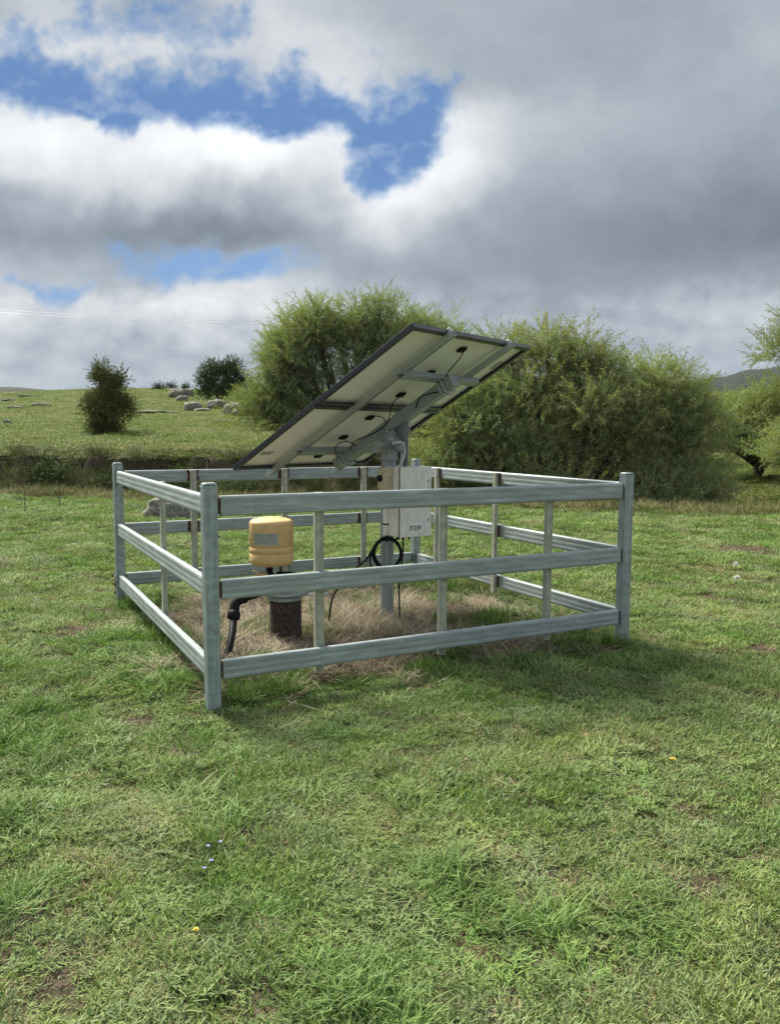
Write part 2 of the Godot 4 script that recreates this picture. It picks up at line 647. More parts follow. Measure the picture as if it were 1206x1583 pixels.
func _cloud_color(L: float) -> Color:
	var l := clampf(L, 90.0, 246.0)
	var cool := ss(225.0, 150.0, l)
	return Color((l - 5.0 * cool - 2.0) / 255.0, (l + 2.0 * cool + 1.0) / 255.0, (l + 9.0 * cool + 4.0) / 255.0)

# ================================================================ foliage meshes
func raw_mesh(v: PackedVector3Array, c: PackedColorArray) -> ArrayMesh:
	var arr := []
	arr.resize(Mesh.ARRAY_MAX)
	arr[Mesh.ARRAY_VERTEX] = v
	arr[Mesh.ARRAY_COLOR] = c
	var me := ArrayMesh.new()
	me.add_surface_from_arrays(Mesh.PRIMITIVE_TRIANGLES, arr)
	return me

# one blade: a tapered strip that bends over
func blade(v: PackedVector3Array, c: PackedColorArray, base: Vector3, az: float, lean: float, bend: float, len: float, wide: float, col: Color, segs := 3) -> void:
	var side := Vector3(-sin(az), 0, cos(az)).rotated(Vector3.UP, rng.randf_range(-0.5, 0.5))
	var p := base
	var ang := lean
	var prev_l := p - side * wide * 0.35
	var prev_r := p + side * wide * 0.35
	for i in segs:
		var dir := Vector3(cos(az) * sin(ang), cos(ang), sin(az) * sin(ang))
		p += dir * len / segs
		if p.y < 0.004: p.y = 0.004
		ang += bend / segs
		var w := wide * (0.5 if i < segs - 2 else 0.42 if i == segs - 2 else 0.0)
		if i < segs - 1:
			var l := p - side * w
			var r := p + side * w
			v.append_array([prev_l, l, prev_r, prev_r, l, r])
			for k in 6: c.append(col)
			prev_l = l
			prev_r = r
		else:
			v.append_array([prev_l, p, prev_r])
			for k in 3: c.append(col)

func tuft(n: int, radius: float, len0: float, len1: float, wide0: float, wide1: float, lean0: float, lean1: float, bend0: float, bend1: float, cols: Array, segs := 3) -> ArrayMesh:
	var v := PackedVector3Array()
	var c := PackedColorArray()
	for i in n:
		var a := rng.randf() * TAU
		var r := radius * sqrt(rng.randf())
		var base := Vector3(cos(a) * r, -0.005, sin(a) * r)
		var az := a + rng.randf_range(-2.6, 2.6)
		var col: Color = cols[rng.randi() % cols.size()]
		var k := rng.randf_range(0.68, 1.34)
		blade(v, c, base, az, rng.randf_range(lean0, lean1), rng.randf_range(bend0, bend1), rng.randf_range(len0, len1), rng.randf_range(wide0, wide1), Color(col.r * k, col.g * k, col.b * k), segs)
	return raw_mesh(v, c)

# a bunch of leafy twigs round the origin, grown upwards and outwards, some hanging over
func spray(twigs: int, bunch: float, len: float, leaves: int, leaf: float, wide: float, up: float, hang: float, arch: float) -> ArrayMesh:
	var v := PackedVector3Array()
	var c := PackedColorArray()
	for t in twigs:
		var o := Vector3(rng.randfn(), rng.randfn() * 0.9, rng.randfn()) * bunch * 0.5
		var grow := o.normalized() * 0.8 + Vector3(rng.randfn() * 0.35, up + rng.randfn() * 0.3, rng.randfn() * 0.35)
		var fall := arch * rng.randf_range(0.4, 1.4)
		if rng.randf() < hang:
			grow.y = absf(grow.y) * 0.3
			fall *= 3.0
		grow = grow.normalized()
		var L := len * rng.randf_range(0.6, 1.2)
		var tone := rng.randf_range(0.8, 1.2)
		var warm := rng.randf_range(-0.1, 0.1)
		var prev := o
		var dir := grow
		var segs := 4
		var nodes := [o]
		for k in segs:
			var q := prev + dir * L / segs
			var side := dir.cross(Vector3(0.3, 0.2, 0.9)).normalized() * 0.005
			v.append_array([prev - side, q, prev + side])
			for z in 3: c.append(Color(0.85 * tone, 0.7 * tone, 0.7 * tone))
			dir = (dir + Vector3(0, -fall / segs, 0)).normalized()
			prev = q
			nodes.append(q)
		for i in leaves:
			var f := (0.12 + 0.88 * (i + rng.randf()) / leaves) * segs
			var k := mini(int(f), segs - 1)
			var at: Vector3 = nodes[k].lerp(nodes[k + 1], f - k)
			var along: Vector3 = (nodes[k + 1] - nodes[k]).normalized()
			var out := Vector3(rng.randfn(), rng.randfn(), rng.randfn()).normalized()
			var d := (along * 0.75 + out * 0.85 + Vector3(0, -0.15, 0)).normalized()
			var sd := d.cross(Vector3(rng.randf_range(-1, 1), rng.randf_range(-1, 1), rng.randf_range(-1, 1))).normalized()
			var l := leaf * rng.randf_range(0.7, 1.25)
			var w := wide * rng.randf_range(0.8, 1.2)
			var m := at + d * l * 0.45
			var tip := at + d * l + Vector3(0, -l * 0.12, 0)
			var fold := d.cross(sd) * w * 0.2
			var g := tone * rng.randf_range(0.82, 1.2)
			var col := Color(g * (1.0 + warm) * rng.randf_range(0.94, 1.06), g, g * (1.0 - warm))
			v.append_array([at, m + sd * w * 0.5 + fold, tip, at, tip, m - sd * w * 0.5 + fold])
			for z in 6: c.append(col)
	return raw_mesh(v, c)

func facing(dir: Vector3, scale: float) -> Basis:
	var y := dir.normalized()
	var x := y.cross(Vector3(rng.randf_range(-1, 1), rng.randf_range(-1, 1), rng.randf_range(-1, 1.01))).normalized()
	return Basis(x * scale, y * scale, x.cross(y) * scale)

# lobes: [centre (from the base), radii, sprays]; each spray is a bunch of leafy twigs at the end of a branch
func tree(called: String, label: String, category: String, base: Vector3, lobes: Array, spec: Dictionary, group := "") -> void:
	var t := thing(called, label, category, base, 0.0, group)
	var bark: Material = M.bark
	var where := []
	var tint := PackedColorArray()
	var boughs := mb(true)
	var trunk := mb(true)
	var foot: Vector3 = spec.get("foot", Vector3.ZERO)
	var fork: Vector3 = foot + Vector3(0.0, spec.get("fork", 0.5), 0.0)
	var tr: float = spec.get("trunk", 0.16)
	tube(trunk, curve([foot + Vector3(0, -0.3, 0), foot + Vector3(0.05, fork.y * 0.5, 0.03), fork], 4), [tr * 1.35, tr * 1.25, tr * 1.15, tr * 1.1, tr * 1.05, tr, tr, tr * 0.95, tr * 0.9], 9)
	obj("trunk", done(trunk), bark, t)
	for lo in lobes:
		var c: Vector3 = lo[0]
		var r: Vector3 = lo[1]
		var mid := fork.lerp(c, 0.5) + Vector3(rng.randf_range(-0.15, 0.15), -0.1 * c.y + 0.1, rng.randf_range(-0.15, 0.15))
		var path := curve([fork + Vector3(0, -0.1, 0), mid, c], 4)
		var rad := []
		for i in path.size(): rad.append(lerpf(tr * 0.62, tr * 0.2, float(i) / (path.size() - 1)))
		var limb := mb(true)
		tube(limb, path, rad, 7)
		obj("limb", done(limb), bark, t)
		var lobe_tone := rng.randf_range(0.78, 1.22)
		for s in int(lo[2]):
			var dir := Vector3(rng.randfn(), rng.randfn() * 0.9 + spec.get("lift", 0.25), rng.randfn()).normalized()
			var reach := pow(rng.randf(), 0.45)
			var tip := c + dir * r * reach
			if tip.y < spec.get("floor", 0.15): tip.y = spec.get("floor", 0.15) + rng.randf() * 0.3
			var start: Vector3 = path[rng.randi_range(path.size() / 2, path.size() - 1)]
			tube(boughs, curve([start, start.lerp(tip, 0.55) + Vector3(0, 0.12, 0), tip], 3), [0.03, 0.027, 0.024, 0.02, 0.016, 0.012, 0.008], 4, false)
			var k := lobe_tone * rng.randf_range(0.88, 1.12)
			var warm := rng.randf_range(-0.10, 0.10)
			var tilt := Basis(Vector3.UP.cross(dir).normalized(), spec.get("lean", 0.45) * rng.randf()) if absf(dir.y) < 0.99 else Basis.IDENTITY
			var size: float = rng.randf_range(0.75, 1.2) * spec.get("size", 1.0)
			where.append(Transform3D(tilt * Basis(Vector3.UP, rng.randf() * TAU) * Basis.from_scale(Vector3(size, size, size)), tip))
			var g: Color = spec.color
			tint.append(Color(g.r * k * (1.0 + warm), g.g * k, g.b * k * (1.0 - warm)))
	obj("branches", done(boughs), bark, t)
	copies_of("crown", spec.mesh, spec.mat, where, tint, t)

func rock(called: String, label: String, at: Vector3, size: Vector3, sd: int, turn: float, group := "") -> void:
	var st := mb(true)
	var n := FastNoiseLite.new()
	n.seed = sd
	n.frequency = 0.9
	n.fractal_octaves = 4
	var rows := 14
	var cols := 22
	var P := []
	for i in rows + 1:
		var a := PI * i / rows
		var ring := []
		for k in cols:
			var b := TAU * k / cols
			var d := Vector3(sin(a) * cos(b), cos(a), sin(a) * sin(b))
			var sq := Vector3(signf(d.x) * pow(absf(d.x), 0.75), signf(d.y) * pow(absf(d.y), 0.75), signf(d.z) * pow(absf(d.z), 0.75))
			var s := 1.0 + 0.34 * n.get_noise_3dv(d * 1.6) + 0.12 * n.get_noise_3dv(d * 5.0)
			ring.append(sq * s * size * 0.5)
		P.append(ring)
	for i in rows:
		for k in cols:
			var j := (k + 1) % cols
			quad(st, P[i][k], P[i][j], P[i + 1][j], P[i + 1][k], P[i][k] + P[i + 1][j])
	var o := obj(called, done(st), M.rock)
	o.position = at + Vector3(0, size.y * 0.22, 0)
	o.rotation.y = turn
	tag(o, label, "rock", group)

# ================================================================ the pen
func build_pen() -> void:
	var t := thing("steel_rail_pen", "square grey galvanised steel rail pen around the pump", "pen", PA)
	var turn := Basis(pu, Vector3.UP, -pv)   # local x along the front side, local -z towards the far side
	t.basis = turn
	var cr := [Vector3(0, 0, 0), Vector3(SU, 0, 0), Vector3(SU, 0, -SV), Vector3(0, 0, -SV)]
	var pw := 0.080
	# post profile: square tube with two shallow flutes on each face
	var prof := PackedVector2Array()
	for f in 4:
		var c := Vector2(1, 0).rotated(f * PI / 2)
		var s := Vector2(0, 1).rotated(f * PI / 2)
		var h := pw / 2
		for p in [[-h + 0.007, 0.0], [-0.021, 0.0], [-0.018, -0.002], [-0.010, -0.002], [-0.007, 0.0], [0.007, 0.0], [0.010, -0.002], [0.018, -0.002], [0.021, 0.0], [h - 0.007, 0.0]]:
			prof.append(c * (h + p[1]) + s * p[0])
	var upright := Basis(Vector3.RIGHT, -PI / 2)   # profile along z becomes height
	var post_st := mb()
	prism(post_st, prof, -0.25, 1.262)
	var post_mesh := done(post_st)
	var cap_st := mb()
	prism(cap_st, rect(pw + 0.004, pw + 0.004, 0.008), 1.262, 1.272)
	prism(cap_st, rect(pw - 0.002, pw - 0.002, 0.010), 1.272, 1.288, Transform3D.IDENTITY, 0.010)
	var cap_mesh := done(cap_st)
	for i in 4:
		var po := obj("post", post_mesh, M.post, t)
		po.position = cr[i] + Vector3(0, 0.0, 0)
		po.basis = Basis(Vector3.RIGHT, rng.randf_range(-0.006, 0.006)) * Basis(Vector3.BACK, rng.randf_range(-0.006, 0.006)) * upright
		obj("cap", cap_mesh, M.post, po)
	# rail profile: flattened tube with rolled ribs
	var rp := PackedVector2Array()
	var side := [[0.0085, -0.0575], [0.016, -0.055], [0.0205, -0.050], [0.0225, -0.043], [0.0225, -0.031], [0.0212, -0.027], [0.0212, -0.011], [0.0225, -0.007], [0.0225, 0.007], [0.0212, 0.011], [0.0212, 0.027], [0.0225, 0.031], [0.0225, 0.043], [0.0205, 0.050], [0.016, 0.055], [0.0085, 0.0575]]
	for p in side: rp.append(Vector2(p[0], p[1]))
	for i in range(side.size() - 1, -1, -1): rp.append(Vector2(-side[i][0], side[i][1]))
	var heights := [1.160, 0.682, 0.216]
	var stays := [[0.217, 0.5, 0.78], [0.51, 0.84], [0.21, 0.49, 0.782], [0.54]]
	var inner := PackedVector2Array()
	for p in rect(0.058, 0.036, 0.006): inner.append(p)
	var lengths := [SU, SV, SU, SV]
	for sidei in 4:
		var a: Vector3 = cr[sidei]
		var b: Vector3 = cr[(sidei + 1) % 4]
		var L: float = lengths[sidei]
		var dir := (b - a).normalized()
		var inw := Vector3.UP.cross(dir)
		if inw.dot(Vector3(SU / 2, 0, -SV / 2) - (a + b) / 2) < 0: inw = -inw
		var frame := Basis(dir.cross(Vector3.UP), Vector3.UP, -dir)   # z runs from b to a
		var st := mb()
		var gap := pw / 2 + 0.016
		prism(st, rp, -L / 2 + gap, L / 2 - gap, Transform3D.IDENTITY, 0.003)
		var rail_mesh := done(st)
		var bs := mb()
		prism(bs, rect(0.030, 0.092, 0.004), -0.0095, 0.0075)
		var lug := done(bs)
		for hgt in heights:
			var r := obj("rail", rail_mesh, M["rail%d" % (rng.randi() % 3)], t)
			r.transform = Transform3D(frame, (a + b) / 2 + Vector3(0, hgt + rng.randf_range(-0.004, 0.004), 0))
			for e in [-1, 1]:
				var lg := obj("weld_lug", lug, M.rust, r)
				lg.position.z = e * (L / 2 - pw / 2 - 0.0095)
		for f in stays[sidei]:
			var st2 := mb()
			prism(st2, inner, 0.105, 1.212, Transform3D.IDENTITY, 0.003)
			var p: Vector3 = a.lerp(b, f) + inw * 0.042
			var s := obj("upright", done(st2), M.stay, t)
			var stood := Basis(dir, Vector3.UP, dir.cross(Vector3.UP))
			s.transform = Transform3D(stood * Basis(Vector3.RIGHT, -PI / 2), p)
			for hgt in heights:
				# rusted weld beads down both edges of the upright, with a rust stain of uneven outline on the rail
				for e in [-1, 1]:
					var wst := mb(true)
					var pts := []
					for k in 9: pts.append(Vector3(e * (0.031 + rng.randf_range(0, 0.003)), hgt - 0.05 + 0.1 * k / 8.0, 0.0))
					var sgn := 1.0 if dir.cross(Vector3.UP).dot(inw) < 0 else -1.0
					for k in pts.size(): pts[k].z = sgn * 0.018
					tube(wst, pts, 0.0075, 6)
					var prev := Vector3.ZERO
					for k in 9:
						var yy: float = hgt - 0.052 + 0.104 * k / 8.0
						var ww: float = 0.024 + 0.016 * n_fine.get_noise_2d(yy * 9.0, f * 50.0 + hgt * 7.0 + e)
						var q := Vector3(e * (0.03 + ww), yy, sgn * 0.0185)
						if k > 0:
							quad(wst, Vector3(e * 0.028, prev.y, q.z), prev, q, Vector3(e * 0.028, yy, q.z), Vector3(0, 0, -sgn))
						prev = q
					var wd := obj("weld", done(wst), M.rust, s)
					wd.basis = Basis(Vector3.RIGHT, PI / 2)

# ================================================================ the solar array
func build_array() -> void:
	var a := Vector3(0.596, 0.0, -0.803).normalized()
	var sl := Vector3(0.6975, 0.4973, 0.5160)
	sl = (sl - a * sl.dot(a)).normalized()
	var nn := sl.cross(a)
	var c := Vector3(-0.0495, 1.7645, -6.6645)
	var pole_at := Vector3(-0.022, 0, -6.72)
	var t := thing("solar_tracker", "tilted pair of solar panels on a galvanised pole", "solar panel", pole_at)
	var B := Basis(a, nn, sl)
	var F := Transform3D(B, c - pole_at)       # panel axes: x across, y out of the front, z up the slope
	var W := 1.696
	var Hm := 1.008
	# modules
	for k in 2:
		var zc: float = (k - 0.5) * (Hm + 0.016)
		var m := Node3D.new()
		m.name = "module"
		t.add_child(m, true)
		m.transform = F * Transform3D(Basis.IDENTITY, Vector3(0, 0, zc))
		var st := mb()
		var lipw := 0.028
		for e in [-1, 1]:
			bx(st, Vector3(e * (W / 2 - 0.0055), 0.0175, 0), Vector3(0.011, 0.035, Hm), 0.0015)
			bx(st, Vector3(e * (W / 2 - lipw / 2 - 0.011), 0.0015, 0), Vector3(lipw, 0.003, Hm - 0.024), 0.0006)
			bx(st, Vector3(0, 0.0175, e * (Hm / 2 - 0.0055)), Vector3(W - 0.023, 0.035, 0.011), 0.0015)
			bx(st, Vector3(0, 0.0015, e * (Hm / 2 - lipw / 2 - 0.011)), Vector3(W - 0.08, 0.003, lipw), 0.0006)
		obj("frame", done(st), M.black_frame, m)
		st = mb()
		bx(st, Vector3(0, 0.029, 0), Vector3(W - 0.022, 0.002, Hm - 0.022), 0.0005)
		obj("backsheet", done(st), M.backsheet, m)
		st = mb()
		bx(st, Vector3(0, 0.0325, 0), Vector3(W - 0.022, 0.003, Hm - 0.022), 0.0008)
		obj("glass", done(st), M.cells, m)
		for q in 3:
			st = mb()
			bx(st, Vector3(0.02, 0.019, (q - 1) * Hm / 3.0 * 0.98), Vector3(0.085, 0.018, 0.05), 0.004)
			bx(st, Vector3(0.02, 0.012, (q - 1) * Hm / 3.0 * 0.98 + 0.034), Vector3(0.022, 0.012, 0.03), 0.003)
			obj("junction_box", done(st), M.black, m)
		st = mb()
		bx(st, Vector3(-0.66 if k == 0 else 0.76, 0.0272, -0.27 if k == 0 else 0.2), Vector3(0.13 if k == 0 else 0.06, 0.0012, 0.06 if k == 0 else 0.12), 0.0003)
		var lab := obj("sticker", done(st), M.grey_sticker, m)
		lab.set_meta("label", "small grey printed sticker on the panel back")
	# two mounting channels up the slope: open C section
	var cprof := PackedVector2Array([Vector2(-0.022, -0.042), Vector2(-0.022, -0.001), Vector2(0.022, -0.001), Vector2(0.022, -0.042), Vector2(0.008, -0.042), Vector2(0.008, -0.037), Vector2(0.017, -0.037), Vector2(0.017, -0.006), Vector2(-0.017, -0.006), Vector2(-0.017, -0.037), Vector2(-0.008, -0.037), Vector2(-0.008, -0.042)])
	for e in [-1, 1]:
		var st := mb()
		prism(st, cprof, -1.09, 1.05, F * Transform3D(Basis.IDENTITY, Vector3(0.02 + e * 0.435, 0, 0)))
		# clamp blocks at the two ends
		for z in [-1.035, 1.035]:
			bx(st, F * Vector3(0.02 + e * 0.435, 0.014, z), Vector3(0.036, 0.032, 0.022), 0.003, B)
		obj("mounting_channel", done(st), M.alu, t)
	# two cross channels under them
	var u := PackedVector2Array([Vector2(-0.03, -0.09), Vector2(0.03, -0.09), Vector2(0.03, -0.043), Vector2(0.026, -0.043), Vector2(0.026, -0.086), Vector2(-0.026, -0.086), Vector2(-0.026, -0.043), Vector2(-0.03, -0.043)])
	for z in [-0.585, 0.572]:
		var st := mb()
		var across := Basis(Vector3(0, 0, -1), Vector3(0, 1, 0), Vector3(1, 0, 0))
		prism(st, u, -0.51, 0.56, F * Transform3D(across, Vector3(0, 0, z)))
		obj("cross_channel", done(st), M.galv, t)
		# u-bolt that clamps it to the beam
		st = mb(true)
		for o in [-0.018, 0.018]:
			tube(st, curve([F * Vector3(-0.035, -0.075, z + o), F * Vector3(-0.037, -0.16, z + o), F * Vector3(-0.033, -0.194, z + o), F * Vector3(0.0, -0.199, z + o), F * Vector3(0.075, -0.199, z + o), F * Vector3(0.108, -0.194, z + o), F * Vector3(0.112, -0.16, z + o), F * Vector3(0.11, -0.075, z + o)], 3), 0.006, 6)
		obj("u_bolt", done(st), M.alu, t)
	# square beam under the cross channels
	var stb := mb()
	prism(stb, rect(0.1, 0.095, 0.008), -0.7, 0.665, F * Transform3D(Basis.IDENTITY, Vector3(0.038, -0.1405, 0)), 0.002)
	obj("beam", done(stb), M.galv, t)
	# pole
	var stp := mb(true)
	lathe(stp, [Vector2(0.057, -0.3), Vector2(0.057, 1.34)], 28)
	obj("pole", done(stp), M.galv, t)
	# tilt head: in axes x across (the tilt axis), y up, z level up-slope
	var ha := a
	var hz := ha.cross(Vector3.UP)
	var HB := Basis(ha, Vector3.UP, hz)
	var pivot := (F * Vector3(0.038, -0.155, 0.0))
	var hx := Transform3D(HB, Vector3(0.01, 1.34, -0.01))
	var st := mb()
	lathe(st, [Vector2(0.066, -0.10), Vector2(0.066, 0.0), Vector2(0.03, 0.012), Vector2(0.0, 0.012)], 24, hx, true)
	st.set_smooth_group(-1)
	bx(st, hx * Vector3(0.03, 0.018, 0.0), Vector3(0.20, 0.018, 0.15), 0.003, HB)
	obj("head_plate", done(st), M.galv, t)
	# tall bearing uprights on both sides of the beam
	for e in [-1, 1]:
		st = mb()
		var f := HB * Basis(Vector3.RIGHT, -PI / 2)
		var xo: float = 0.038 + e * 0.075
		prism(st, PackedVector2Array([Vector2(-0.006, -0.03), Vector2(0.006, -0.03), Vector2(0.006, 0.03), Vector2(-0.006, 0.03)]), 0.03 if e < 0 else -0.06, 0.235 if e < 0 else 0.30, Transform3D(f, hx * Vector3(xo, 0, -0.02 if e < 0 else 0.085)), 0.001)
		bx(st, hx * Vector3(xo - e * 0.014, 0.05, -0.02 if e < 0 else 0.07), Vector3(0.03, 0.07, 0.05), 0.002, HB)
		obj("bearing_upright", done(st), M.galv, t)
	# toothed sector plate that turns with the beam
	st = mb()
	var sec := PackedVector2Array()
	for k in 19:
		var g := PI * k / 18.0
		sec.append(Vector2(cos(g), -sin(g)) * 0.13)
	sec.append(Vector2(-0.13, 0.04))
	sec.append(Vector2(0.13, 0.04))
	prism(st, sec, -0.005, 0.005, Transform3D(Basis(sl, nn, -a), pivot + a * 0.03 - Vector3(0, 0.03, 0)), 0.001)
	for k in 7:
		var g := PI * (k + 0.5) / 7.0
		var p := pivot + a * 0.024 - Vector3(0, 0.03, 0) + (sl * cos(g) - nn * sin(g)) * 0.11
		lathe(st, [Vector2(0.0, 0.008), Vector2(0.009, 0.008), Vector2(0.011, 0.0)], 8, Transform3D(Basis(sl, -a, nn), p), true)
		st.set_smooth_group(-1)
	obj("sector_plate", done(st), M.galv, t)
	# second quadrant bracket beside the upright, with black discs for bolt holes
	st = mb()
	var quadr := PackedVector2Array([Vector2(0.0, 0.0), Vector2(0.045, 0.0)])
	for k in 9:
		var g := PI / 2 * k / 8.0
		quadr.append(Vector2(0.045 + 0.075 * sin(g) * 0.35, 0.02 + 0.10 * (1.0 - cos(g)) + 0.05 * k / 8.0))
	quadr.append(Vector2(0.0, 0.19))
	prism(st, quadr, -0.006, 0.006, Transform3D(HB * Basis(Vector3.UP, -PI / 2), hx * Vector3(0.05, 0.01, 0.05)), 0.001)
	prism(st, quadr, -0.006, 0.006, Transform3D(HB, hx * Vector3(-0.01, 0.01, 0.125)), 0.001)
	obj("quadrant_bracket", done(st), M.cast, t)
	for k in 6:
		st = mb(true)
		var disc_at := Vector3(0.012 if k % 2 else 0.04, 0.04 + 0.03 * k, 0.1315) if k < 4 else Vector3(0.119, 0.02 + 0.06 * (k - 4), 0.09)
		lathe(st, [Vector2(0.0, 0.002), Vector2(0.008, 0.002), Vector2(0.009, 0.0)], 10, Transform3D(HB * Basis(Vector3.RIGHT, PI / 2), hx * disc_at), true)
		obj("dark_hole_disc", done(st), M.black, t)  # raised black disc, its colour standing in for the shade inside open holes
	# gearbox and motor of the drive, on the camera side of the plate
	st = mb(true)
	var gb := hx * Vector3(-0.075, 0.15, 0.05)
	lathe(st, [Vector2(0, -0.09), Vector2(0.07, -0.09), Vector2(0.078, -0.08), Vector2(0.078, -0.03), Vector2(0.092, -0.03), Vector2(0.092, -0.01), Vector2(0.080, -0.01), Vector2(0.080, 0.06), Vector2(0.06, 0.075), Vector2(0.035, 0.08), Vector2(0, 0.08)], 20, Transform3D(HB * Basis(Vector3.BACK, PI / 2), gb), true)
	st.set_smooth_group(-1)
	bx(st, gb + HB * Vector3(0.0, -0.07, 0.01), Vector3(0.115, 0.16, 0.10), 0.008, HB)
	bx(st, gb + HB * Vector3(0.0, 0.065, 0.0), Vector3(0.09, 0.06, 0.11), 0.006, HB)
	bx(st, gb + HB * Vector3(-0.06, -0.03, 0.07), Vector3(0.06, 0.10, 0.012), 0.003, HB)
	obj("gearbox", done(st), M.cast, t)
	st = mb(true)
	lathe(st, [Vector2(0, 0), Vector2(0.030, 0), Vector2(0.033, 0.006), Vector2(0.033, 0.1), Vector2(0.026, 0.112), Vector2(0, 0.114)], 16, Transform3D(HB * Basis(Vector3.RIGHT, PI / 2 + 0.35), gb + HB * Vector3(-0.02, -0.01, 0.05)), true)
	obj("motor", done(st), M.cast, t)
	st = mb(true)
	lathe(st, [Vector2(0, 0), Vector2(0.034, 0), Vector2(0.038, 0.008), Vector2(0.038, 0.03), Vector2(0.030, 0.034), Vector2(0.030, 0.085), Vector2(0.036, 0.09), Vector2(0.036, 0.12), Vector2(0, 0.124)], 16, Transform3D(HB * Basis(Vector3.BACK, PI / 2), gb + HB * Vector3(-0.06, -0.02, 0.02)), true)
	obj("drive_motor", done(st), M.cast, t)
	for b in [[-0.09, 0.03, 0.09], [-0.01, 0.1, 0.05], [-0.05, -0.1, 0.058], [0.02, -0.03, 0.06], [0.03, -0.12, 0.055], [-0.08, 0.09, 0.04]]:
		st = mb(true)
		lathe(st, [Vector2(0, 0.012), Vector2(0.008, 0.012), Vector2(0.009, 0.0)], 6, Transform3D(HB * Basis(Vector3.RIGHT, PI / 2), gb + HB * Vector3(b[0], b[1], b[2])), true)
		obj("bolt", done(st), M.alu, t)
	# grey flexible conduit from the motor into the top of the control box
	st = mb(true)
	var hose := curve([gb + HB * Vector3(-0.09, -0.01, 0.1), gb + HB * Vector3(-0.02, 0.0, 0.14), gb + HB * Vector3(0.02, -0.07, 0.15), gb + HB * Vector3(0.0, -0.17, 0.13), gb + HB * Vector3(0.0, -0.27, 0.12)], 10)
	var hr := []
	for i in hose.size(): hr.append(0.0155 if i % 2 == 0 else 0.0135)
	tube(st, hose, hr, 10)
	obj("conduit", done(st), M.conduit, t)
	# black leads between junction boxes and along the beam
	var z1 := 0.512
	var leads := [
		[Vector3(0.02, 0.008, 0.86), Vector3(0.01, -0.03, 0.80), Vector3(0.0, -0.06, 0.70), Vector3(0.03, -0.075, 0.62), Vector3(0.06, -0.13, 0.56), Vector3(-0.015, -0.15, 0.50)],
		[Vector3(-0.015, -0.16, 0.52), Vector3(-0.03, -0.13, 0.44), Vector3(-0.04, -0.12, 0.36), Vector3(-0.016, -0.16, 0.28)],
		[Vector3(0.02, 0.008, 0.24), Vector3(-0.06, -0.02, 0.17), Vector3(-0.06, -0.05, 0.10), Vector3(-0.02, -0.10, 0.02), Vector3(-0.02, -0.13, -0.08), Vector3(-0.02, -0.12, -0.22), Vector3(-0.06, -0.10, -0.36), Vector3(-0.016, -0.12, -0.48)],
		[Vector3(0.02, 0.008, -0.13), Vector3(0.06, -0.02, -0.10), Vector3(0.02, -0.08, -0.06), Vector3(-0.01, -0.12, -0.12)],
		[Vector3(-0.016, -0.12, -0.40), Vector3(-0.10, -0.07, -0.42), Vector3(-0.14, -0.07, -0.50), Vector3(-0.06, -0.10, -0.60), Vector3(-0.014, -0.15, -0.62)]]
	for l in leads:
		var pts := []
		for p in l: pts.append(F * p)
		st = mb(true)
		tube(st, curve(pts, 6), 0.0045, 6)
		obj("lead", done(st), M.black, t)

